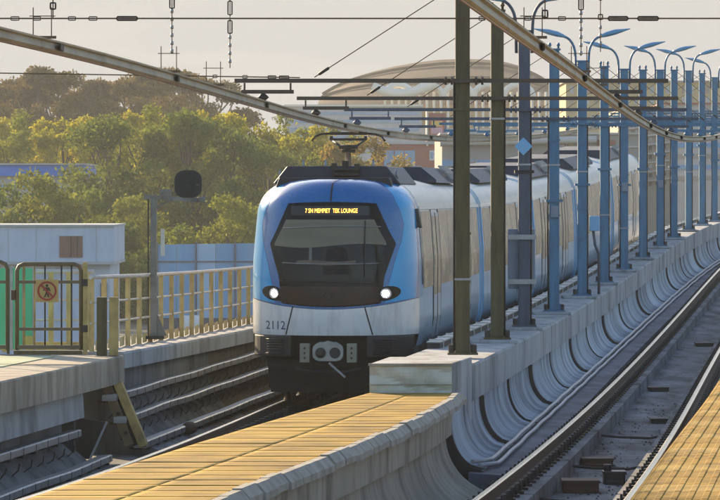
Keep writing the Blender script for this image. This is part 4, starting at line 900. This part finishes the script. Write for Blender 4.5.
# roof fairing behind the cab and pantograph
f0 = Frame(CB[0], CB[1])
q = MB(); V = [f0(x,y,z) for y in (-.35,2.6) for x,z in ((-1.0,3.38),(1.0,3.38),(.78,3.655),(-.78,3.655))]; q.add(V, [(0,1,2,3),(4,7,6,5),(0,4,5,1),(1,5,6,2),(2,6,7,3),(3,7,4,0)]); fai = q.build('roof_fairing', M['acbox'], train, bevel=.02)
q = MB(); V = [f0(x,y,z) for y in (-.72,-.2) for x,z in ((-.92,3.3),(.92,3.3),(.86,3.475),(-.86,3.475))]; q.add(V, [(0,1,2,3),(4,7,6,5),(0,4,5,1),(1,5,6,2),(2,6,7,3),(3,7,4,0)]); q.build('fairing_lip', M['black'], fai, bevel=.02)
q = MB()
for x, wd, h in ((-.04,.04,3.70),(.14,.05,3.74),(.32,.04,3.69)): q.add([f0(x+a,y,z) for y in (-.37,-.2) for a,z in ((-wd,3.46),(wd,3.46),(wd,h),(-wd,h))], [(0,1,2,3),(4,7,6,5),(0,4,5,1),(1,5,6,2),(2,6,7,3),(3,7,4,0)])
for z in (3.52,3.6): q.tube([f0(-.02,-.42,z), f0(.36,-.42,z)], .03, 6)
q.build('roof_equipment', M['dsteel'], fai)
for x in (-.55, -.92, -.2, .55, .92): MB().tube([f0(x,-.1,3.6 if abs(x) < .9 else 3.45), f0(x,-.1,3.76 if abs(x) < .9 else 3.6)], [.03,.015], 6).build('antenna', M['galv'], fai)
PD = 67.0; pc = Vector((LX(PD)-.17, PD, railz(PD))); 
q = MB()
for sx in (-1,1):
    q.bar(pc+Vector((sx*.5,-.9,3.66)), pc+Vector((sx*.5,.9,3.66)), .07, .08)
    for y in (-.7,.7): q.tube([pc+Vector((sx*.5,y,3.48)), pc+Vector((sx*.5,y,3.64))], .05, 8)
for y in (-.8, .8): q.bar(pc+Vector((-.5,y,3.66)), pc+Vector((.5,y,3.66)), .07, .08)
pan = q.build('pantograph', M['dsteel'], train)
zc_ = ZC+zO(PD)-.075-pc.z
MB().tube([pc+Vector((-.02,.75,3.68)), pc+Vector((-.02,.2,3.86)), pc+Vector((-.02,-.55,4.02))], [.055,.05,.04], 10).build('lower_arm', M['dsteel'], pan)
q = MB(); q.tube([pc+Vector((-.17,-.55,4.02)), pc+Vector((.14,-.55,4.02))], .035, 8); q.tube([pc+Vector((-.12,-.55,3.95)), pc+Vector((.1,-.55,3.95))], .03, 8)
for a, b in ((-.13,-.33),(.10,.29)): q.tube([pc+Vector((a,-.55,4.02)), pc+Vector((b,.15,zc_-.09))], .019, 6)
q.tube([pc+Vector((-.10,-.5,4.0)), pc+Vector((-.31,.15,zc_-.10))], .010, 6); q.build('upper_frame', M['dsteel'], pan)
q = MB()
for y in (.02, .34):
    q.bar(pc+Vector((-.33,y,zc_)), pc+Vector((.30,y,zc_)), .05, .045)
    for sx, e in ((-1,-.33),(1,.30)): q.tube([pc+Vector((e,y,zc_)), pc+Vector((e+sx*.14,y,zc_-.01)), pc+Vector((e+sx*.24,y,zc_-.05)), pc+Vector((e+sx*.30,y,zc_-.13))], .016, 6)
q.bar(pc+Vector((-.28,.15,zc_-.10)), pc+Vector((.25,.15,zc_-.10)), .04, .04)
for e in (-.30, .27): q.bar(pc+Vector((e,.02,zc_-.08)), pc+Vector((e,.34,zc_-.08)), .05, .07)
q.build('pan_head', M['dsteel'], pan)

# ------------------------------------------------------------------ buildings and yard behind
def bx(x0, x1, y0, y1, d, depth, m, name, parent, ground=False, bevel=0):
    a, b = px(x0, y1, d), px(x1, y0, d); z0 = 0.0 if ground else a.z
    return MB().box((a.x, d, z0), (b.x, d+depth, b.z)).build(name, m, parent, bevel=bevel)
D = 200
t = thing('site_building', 'white clad two storey site building with a brown louvre, beyond the gate', 'building', px(60, 340, D))
bx(-60, 114, 226, 263, D, 9, M['whitewall'], 'upper_storey', t)
bx(-60, 114.6, 224.6, 226.6, D-.15, 9.3, M['palewall'], 'roof_edge', t)
bx(-60, 114.4, 261.5, 264.5, D-.1, 9.2, M['palewall'], 'soffit_band', t)
bx(-60, 110, 264.5, 345, D+.8, 8, M['whitewall'], 'lower_storey', t, True)
lv = bx(59.5, 82.5, 236, 257.5, D-.08, .2, M['brownlouvre'], 'louvre', t)
for x in (70.5, 77): bx(x, x+.8, 236.3, 257.2, D-.12, .1, M['dsteel'], 'louvre_mullion', lv)
bx(100.5, 107, 283, 297, D+.7, .2, M['hoard_dark'], 'window', t)
for x in (-20, 8, 36, 96): bx(x, x+.5, 227, 261, D-.02, .1, M['palewall'], 'cladding_joint', t)
D = 240
t = thing('hoarding', 'pale blue sheet hoarding on dark posts between the signal and the train', 'fence', px(210, 325, D))
xx = 157; i = 0
while xx < 420:
    wd = 19.5; o = bx(xx+.2, xx+wd-.2, 244.5-.014*(xx-157), 322, D+.05, .12, M['hoard_pale'] if i in (2, 6, 7) else M['hoard'], 'hoarding_sheet', t)
    if i % 2 == 0: bx(xx-.7, xx+.9, 242.5-.014*(xx-157), 330, D-.12, .18, M['slate'], 'hoarding_post', t, True)
    xx += wd; i += 1
bx(157, 420, 261, 262.2, D-.04, .08, M['slate'], 'hoarding_rail', t); bx(157, 420, 318, 327, D-.06, .1, M['hoard_dark'], 'hoarding_base', t, True)
for k_, (x, lab) in enumerate(((187,'small white barrel left of its twin at the foot of the blue hoarding'),(197,'small white barrel right of its twin at the foot of the blue hoarding'))):
    c = px(x, 324, 232); q = MB(); r_ = .17; q.tube([(c.x,c.y,0),(c.x,c.y,.3),(c.x,c.y,.75),(c.x,c.y,1.02)], [.26,.29,.29,.25], 14); b_ = thing('barrel', lab, 'barrel', (c.x,c.y,0), 'white barrels by the hoarding'); q.build('drum', M['sign_white'], b_)
    MB().tube([(c.x,c.y,1.0),(c.x,c.y,1.05)], .2, 12).build('lid', M['palewall'], b_)
D = 300
t = thing('hall', 'low hall with a royal blue roof band half hidden by bushes at left', 'building', px(30, 190, D))
bx(-160, 84, 165, 176, D, 14, M['royal'], 'blue_band', t); bx(-160, 86, 163.2, 165, D-.2, 14.4, M['hallwhite'], 'roof_edge', t)
bx(-160, 104, 176, 240, D+.4, 13, M['hallwhite'], 'wall', t, True); bx(-160, 104, 185, 188, D+.3, .2, M['hoard'], 'window_strip', t)
# stadium with tan curved roof
D = 600
t = thing('stadium', 'domed stadium with a tan curved roof and white tracery on the skyline', 'stadium', px(440, 190, D))
C = px(448, 150, D); 
def domez(x): return None
out = [(318,90),(332,80),(350,71),(372,64),(395,58.5),(420,54),(445,51),(470,50),(495,51),(515,53.5),(533,58.5),(548,66),(558,74),(566,86)]
def roof(u, v):
    xs_ = [a for a,_ in out]; ys_ = [b for _,b in out]; pxx = 318+(566-318)*u
    ytop = float(np.interp(pxx, xs_, ys_)); yl = 108 if pxx < 380 else 108+.0*(pxx-380)
    a = math.pi*(v*.5); p0 = px(pxx, yl-3, D); p1 = px(pxx, ytop, D)
    return (p0.x, D+38*math.sin(a)-38*0+0, p0.z+(p1.z-p0.z)*math.sin(a)**.8)
q = MB(); q.grid(lambda u, v: roof(u, v), 40, 14); q.grid(lambda u, v: (roof(u, 1)[0], D+38+38*v, roof(u,1)[2]*(1-v)+20*v), 40, 4); q.build('roof', M['dome'], t)
q = MB()
for vv in (.30, .62): q.tube([Vector(roof(u, vv))+Vector((0,-.4,.25)) for u in np.linspace(.01, .99, 40)], .25, 5)
q.build('roof_rib', M['dome'], t)
# white tracery band under the roof rim: arcs and columns
q = MB()
for x in np.arange(384, 566, 7.0):
    a, b = px(x, 128, D-1), px(x+2.2, 92, D-1); q.box((a.x, D-1.5, a.z), (b.x, D-.2, b.z))
for x0 in (398, 428, 458, 488, 518):
    pts = [px(x0+15*math.cos(s_), 98-13*math.sin(s_), D-1) for s_ in np.linspace(0, math.pi, 12)]; q.tube([(p_.x, D-2, p_.z) for p_ in pts], .55, 6)
q.build('white_tracery', M['domewhite'], t)
q = MB(); pts = [px(x, 86+8*math.cos((x-400)/19), D-1) for x in np.arange(372, 440, 4)]; q.tube([(p_.x, D-3.0, p_.z) for p_ in pts], .8, 6); q.build('white_wave', M['domewhite'], t)
bx(320, 570, 104, 128, D+.5, 60, M['ochre'], 'upper_wall', t); bx(318, 574, 128, 190, D-.5, 62, M['palewall'], 'lower_wall', t, True)
D = 520
t = thing('office_block', 'pale grey flat roofed office block left of the stadium, behind the pantograph', 'building', px(330, 160, D))
bx(285, 422, 106, 180, D, 20, M['palewall'], 'wall', t, True); bx(284, 423, 104.5, 106.5, D-.4, 21, M['domewhite'], 'parapet', t)
for y in (112, 120, 128, 136): bx(288, 419, y, y+3, D-.06, .2, M['bluewin'], 'window_strip', t)
D = 360
t = thing('shop_block', 'red brick shop block with blue window and posters behind the train roof', 'building', px(410, 180, D))
bx(378, 446, 144, 190, D, 12, M['redbrick'], 'wall', t, True); bx(376, 447, 141.5, 144.2, D-.3, 12.5, M['palewall'], 'parapet', t)
w_ = bx(384, 415, 150.5, 166, D-.1, .3, M['bluewin'], 'window', t)
for x in (394, 404): bx(x, x+.7, 150.7, 165.8, D-.14, .1, M['redbrick'], 'window_bar', w_)
bx(427.5, 446, 113, 144, D+.2, 3, M['redbrick'], 'sign_tower', t); bx(426.4, 428.2, 110, 146, D-.2, 3.5, M['domewhite'], 'tower_edge', t)
p_ = bx(430, 443.5, 117, 135, D-.15, .3, M['poster_red'], 'poster', t); bx(431.5, 442, 121, 126.5, D-.22, .1, M['poster_yellow'], 'poster_patch', p_); bx(431, 442.5, 127.5, 134, D-.22, .1, M['poster_pink'], 'poster_patch', p_)
p_ = bx(429.5, 439.5, 150.5, 160.5, D-.1, .3, M['sign_white'], 'shop_sign', t); bx(430.5, 433, 152, 158.5, D-.16, .1, M['bluewin'], 'sign_mark', p_); bx(434, 438.5, 153, 154.5, D-.16, .1, M['bluewin'], 'sign_mark', p_)
D = 300
t = thing('depot_hall', 'long grey hall with pale roof lines behind the train and the nearest masts', 'building', px(520, 180, D))
bx(442, 640, 134, 230, D, 30, M['greyhall'], 'wall', t, True); bx(440, 642, 132.6, 134.4, D-.3, 31, M['hallwhite'], 'roof_edge', t)
bx(442, 530, 160, 166, D-.15, .3, M['hoard'], 'window_strip', t); bx(548, 640, 146, 147.6, D-.2, .3, M['hallwhite'], 'pale_band', t); bx(548, 640, 158, 159.5, D-.2, .3, M['hallwhite'], 'pale_band', t)
q = MB(); q.tube([(p_.x, D-.6, p_.z) for p_ in [px(x, 143-.00018*(x-440)**2*0-3.2*((x-440)/150), D) for x in range(440, 600, 12)]], .28, 8); q.build('roof_pipe', M['hallwhite'], t)
for x, c_ in ((560, 'redbrick'), (568, 'ochre'), (597, 'boxbrown'), (610, 'redbrick')): bx(x, x+5.5, 140, 145.5, D-.3, .3, M[c_], 'roof_vent', t)
D = 316
t = thing('apartment_building', 'taupe building with rows of pale ledges behind the end of the train', 'building', px(650, 180, D))
bx(618, 672, 110, 260, D, 20, M['taupe'], 'wall', t, True)
for k_ in range(8):
    a, b = px(618, 121+k_*9, D), px(672, 115+k_*9, D); q = MB(); q.bar((a.x,D-.3,a.z),(b.x,D-.3,b.z),.5,.11); q.build('ledge', M['hallwhite'], t)
    for x in range(621, 668, 7): bx(x, x+3.0, 122.5+k_*9-(x-618)*.11, 126.5+k_*9-(x-618)*.11, D-.06, .2, M['hoard_dark'] if (x*3+k_*5)%7 < 4 else M['palewall'], 'window', t)
D = 345
t = thing('apartment_building', 'pale grey slab building with long window strips at the right edge', 'building', px(700, 180, D))
bx(664, 820, 104, 260, D, 20, M['palewall'], 'wall', t, True); bx(662, 822, 102.6, 104.2, D-.4, 21, M['redbrick'], 'roof_edge', t)
for k_ in range(7):
    bx(668, 815, 110+k_*11, 114.5+k_*11, D-.1, .2, M['hoard'] if k_ % 2 else M['greyhall'], 'window_strip', t)
    for x in range(676, 810, 13): bx(x, x+1.2, 109.5+k_*11, 115+k_*11, D-.2, .2, M['palewall'], 'mullion', t)
D = 420
t = thing('apartment_building', 'ochre block with tall window openings showing between the tops of the far masts', 'building', px(650, 140, D))
bx(566, 800, 82, 140, D, 14, M['ochre'], 'wall', t, True); bx(564, 800, 80.5, 82.4, D-.4, 15, M['taupe'], 'parapet', t)
for x in range(570, 730, 8):
    for y in (86, 97): bx(x, x+3.6, y, y+7.5, D-.08, .2, M['palewall'] if (x//8+y)%3 else M['taupe'], 'window', t)

# ------------------------------------------------------------------ trees
def leaves(clumps, per, size, seed, flat=1.0):
    g_ = np.random.default_rng(seed); C_ = []; 
    for (c, r) in clumps:
        n_ = max(20, int(per*3.2*r*r)); v = g_.normal(size=(n_,3)); v /= np.linalg.norm(v,axis=1)[:,None]
        rad = r*(.35+.65*g_.random((n_,1))**.5)*(1+.18*g_.normal(size=(n_,1))); C_.append(np.array(c)+v*rad*np.array([1,1,flat]))
    P_ = np.concatenate(C_); n_ = len(P_)
    a = g_.normal(size=(n_,3)); a /= np.linalg.norm(a,axis=1)[:,None]; b = np.cross(a, g_.normal(size=(n_,3))); b /= np.linalg.norm(b,axis=1)[:,None]
    s_ = size*(.6+.8*g_.random((n_,1))); V = np.stack([P_-a*s_, P_+b*s_*.5, P_+a*s_, P_-b*s_*.5], 1).reshape(-1,3)
    return V
def leaf_object(V, m, parent, name='crown'):
    n_ = len(V)//4; me = bpy.data.meshes.new(name); me.vertices.add(4*n_); me.vertices.foreach_set('co', V.astype('f').ravel())
    me.loops.add(4*n_); me.loops.foreach_set('vertex_index', np.arange(4*n_, dtype='i')); me.polygons.add(n_); me.polygons.foreach_set('loop_start', np.arange(0,4*n_,4,dtype='i'))
    me.update(calc_edges=True); me.validate(); me.materials.append(m); o = bpy.data.objects.new(name, me); COL.objects.link(o); o.parent = parent; return o
def make_tree(name, H_, Wd, m, seed, kind='broad'):
    rd = random.Random(seed); root = thing(name, '', 'tree'); clumps = []
    tr = MB()
    if kind == 'pine':
        fork = .50*H_; tr.tube([(0,0,-.2),(.1,.05,fork*.5),(.15,0,fork)], [.34,.28,.24], 8)
        for k_ in range(10):
            a = rd.uniform(0, 6.28); r = Wd*.5*math.sqrt(rd.random()); z = H_*(.70+.25*(1-(r/(Wd*.5))**2)*rd.uniform(.6,1))+rd.uniform(-.6,.3)
            c = (r*math.cos(a), r*math.sin(a), z); rr_ = rd.uniform(1.0,1.8); clumps.append((c, rr_))
            tr.tube([(.15,0,fork-.3+rd.random()), (c[0]*.45, c[1]*.45, fork+(z-fork)*.45), (c[0],c[1],z-.3)], [.15,.10,.05], 5)
        V = leaves(clumps, 150, .16, seed, .50)
    else:
        z0 = .08*H_; tr.tube([(0,0,-.2),(.05,.05,H_*.25),(-.1,.1,H_*.5),(.1,0,H_*.78)], [.30,.25,.17,.06], 8)
        nC = 46 if kind == 'broad' else 40
        for k_ in range(nC):
            zz = rd.random(); 
            if kind == 'broad': wz = math.sin(math.pi*(.12+.84*zz))**.7
            elif kind == 'bush': wz = math.sqrt(max(.05, 1-zz**2.2))
            else: wz = (1-zz)**.45*(.45+.55*min(1, zz*4))
            a = rd.uniform(0, 6.28); r = Wd*.5*wz*math.sqrt(rd.random())*1.0
            c = (r*math.cos(a), r*math.sin(a), z0+(H_-z0)*zz*.94); rr_ = Wd*rd.uniform(.085,.15)*(1.15-.45*zz); clumps.append((c, max(.45, rr_)))
            if k_ % 3 == 0: tr.tube([(0,.05,max(.4*z0, c[2]*.55)), (c[0]*.5, c[1]*.5, c[2]*.82), (c[0]*.92, c[1]*.92, c[2])], [.10,.06,.025], 5)
        V = leaves(clumps, 150 if kind != 'tall' else 170, .125, seed, .85)
    tr.build('trunk', M['bark'], root); leaf_object(V, m, root); return root
protos = {
 'gA': make_tree('broadleaf_tree', 13, 8.5, M['leaf'], 1), 'gB': make_tree('broadleaf_tree', 12, 9.5, M['leaf_dark'], 2),
 'yA': make_tree('broadleaf_tree', 14, 8.0, M['leaf_yellow'], 3), 'yB': make_tree('broadleaf_tree', 12.5, 7, M['leaf_yellow'], 4, 'tall'),
 'aA': make_tree('broadleaf_tree', 12, 7.5, M['leaf_autumn'], 5), 'bA': make_tree('bush', 8.5, 8.5, M['leaf'], 6, 'bush'), 'bB': make_tree('bush', 8.5, 9, M['leaf_dark'], 7, 'bush'),
 'nA': make_tree('dense_tree', 15, 11, M['needle'], 12),
 'pA': make_tree('umbrella_pine', 19, 11, M['needle'], 8, 'pine'), 'pB': make_tree('umbrella_pine', 19, 9, M['needle'], 9, 'pine')}
PH = {'gA':13,'gB':12,'yA':14,'yB':12.5,'aA':12,'bA':8.5,'bB':8.5,'nA':15,'pA':19,'pB':19}; used = set()
TREES = [  # kind, photo x, photo y of the top, distance, label, group
 ('bB',-4,176,252,'deep green bush cut by the left edge in front of the blue roofed hall'),
 ('bA',34,170,256,'rounded green bush hiding the lower part of the blue roofed hall'),
 ('bB',78,184,258,'deep green bush behind the brown louvre of the white building'),
 ('bA',124,196,262,'low green bush behind the right corner of the white building'),
 ('bA',228,194,250,'bright rounded bush behind the blue hoarding, close to the train'),
 ('bB',172,222,252,'low dark bush behind the signal post, just above the hoarding'),
 ('bA',258,206,256,'green bush behind the left edge of the train'),
 ('gB',118,112,280,'deep green tree above the white building, left of the signal head'),
 ('gA',152,100,284,'bushy green tree standing behind the black signal head'),
 ('gB',190,106,278,'broad dark green tree right of the signal head under the conductor bar'),
 ('yA',186,100,296,'yellow green tree crossing the conductor bar, left of the two tall yellow ones'),
 ('yB',218,98,300,'tall yellow green tree under the left end of the first cross bar'),
 ('yA',246,103,296,'yellow green tree just left of the pantograph side of the bar'),
 ('gA',278,107,300,'green tree behind the left shoulder of the train roof'),
 ('yA',308,115,292,'yellow green tree behind the left horn of the pantograph'),
 ('gB',270,142,274,'dark green tree right behind the blue cab roof corner'),
 ('aA',342,138,286,'rust tinted tree directly behind the pantograph'),
 ('aA',372,132,292,'autumn coloured tree right of the pantograph before the red brick shop'),
 ('gA',318,150,276,'green tree low behind the roof equipment of the cab'),
 ('yA',-8,108,330,'pale yellow green tree at the left edge above the blue roof'),
 ('gA',26,106,335,'hazy light green tree above the blue roof band'),
 ('yB',52,104,330,'slim yellow green tree above the right part of the blue roof'),
 ('yA',82,106,338,'hazy yellow green tree above the right end of the blue roof'),
 ('gA',108,110,334,'light green tree between the blue roof and the signal, in the middle row'),
 ('yB',140,96,332,'yellowish tree top just under the middle of the conductor bar'),
 ('nA',-6,98,384,'dense brownish tree filling the left edge under the pine crowns'),
 ('nA',30,100,388,'dense brownish tree below the second pine from the left edge'),
 ('nA',66,97,385,'dense brownish tree below the third pine of the skyline'),
 ('nA',100,96,388,'dense brownish tree in the dip of the skyline between the pines'),
 ('nA',136,92,386,'dense brownish tree just right of the skyline dip'),
 ('nA',172,90,384,'dense brownish tree under the tallest pine'),
 ('nA',206,96,388,'dense brownish tree under the rightmost pine'),
 ('gA',16,112,318,'light green tree between the left edge and the yellow green trees, above the blue roof'),
 ('yA',64,110,318,'yellow green tree above the middle of the royal blue roof band'),
 ('gB',232,126,286,'dark green tree below the third chain dropper, left of the train'),
 ('gA',336,116,320,'green tree top behind the pantograph arm'),
 ('pA',4,72,400,'brown umbrella pine at the left edge of the skyline'),
 ('pB',36,65,396,'tall brown umbrella pine with sky gaps, second from the left edge'),
 ('pA',64,71,410,'brown umbrella pine, third from the left edge of the skyline'),
 ('pB',90,80,404,'lower brown pine in the dip of the skyline'),
 ('pA',124,74,398,'brown umbrella pine left of the second chain dropper'),
 ('pB',150,66,405,'tall brown umbrella pine below the conductor bar on the skyline'),
 ('pA',178,64,400,'tallest brown umbrella pine, behind the second chain dropper'),
 ('pB',206,72,408,'rightmost brown umbrella pine, left of the third chain dropper'),
]
for k_, (kd, pxx, yt, d, lab) in enumerate(TREES):
    p_ = px(pxx, yt, d); sc = p_.z/PH[kd]*(1.085 if kd[0] == 'p' else 1.0); sw = sc*(1.0 if kd[0] != 'p' else 1.05); rt = random.uniform(0, 6.28)
    if kd not in used:
        used.add(kd); o = protos[kd]; o.location = (p_.x, d, 0); o.rotation_euler = (0,0,rt); o['label'] = lab
    else: o = dup(protos[kd], (p_.x, d, 0), lab, rt)
    o.scale = (sw, sw, sc); o['group'] = {'b':'bushes behind the hoarding and the white building','p':'umbrella pines on the skyline','n':'brownish trees under the pines'}.get(kd[0], 'trees in the park beyond the line')
    if kd[0] == 'b': o['category'] = 'bush'
q = MB(); hz = q.box((-500,-80,-1.2),(500,800,48)).build('haze', None)
hm = bpy.data.materials.new('haze'); hm.use_nodes = True; n_ = hm.node_tree.nodes; n_.remove(n_['Principled BSDF']); pv = n_.new('ShaderNodeVolumePrincipled')
pv.inputs['Color'].default_value = (.90,.92,.92,1); pv.inputs['Density'].default_value = .00026; pv.inputs['Anisotropy'].default_value = .2
hm.node_tree.links.new(pv.outputs[0], n_['Material Output'].inputs['Volume']); hz.data.materials.append(hm); hz['kind'] = 'stuff'
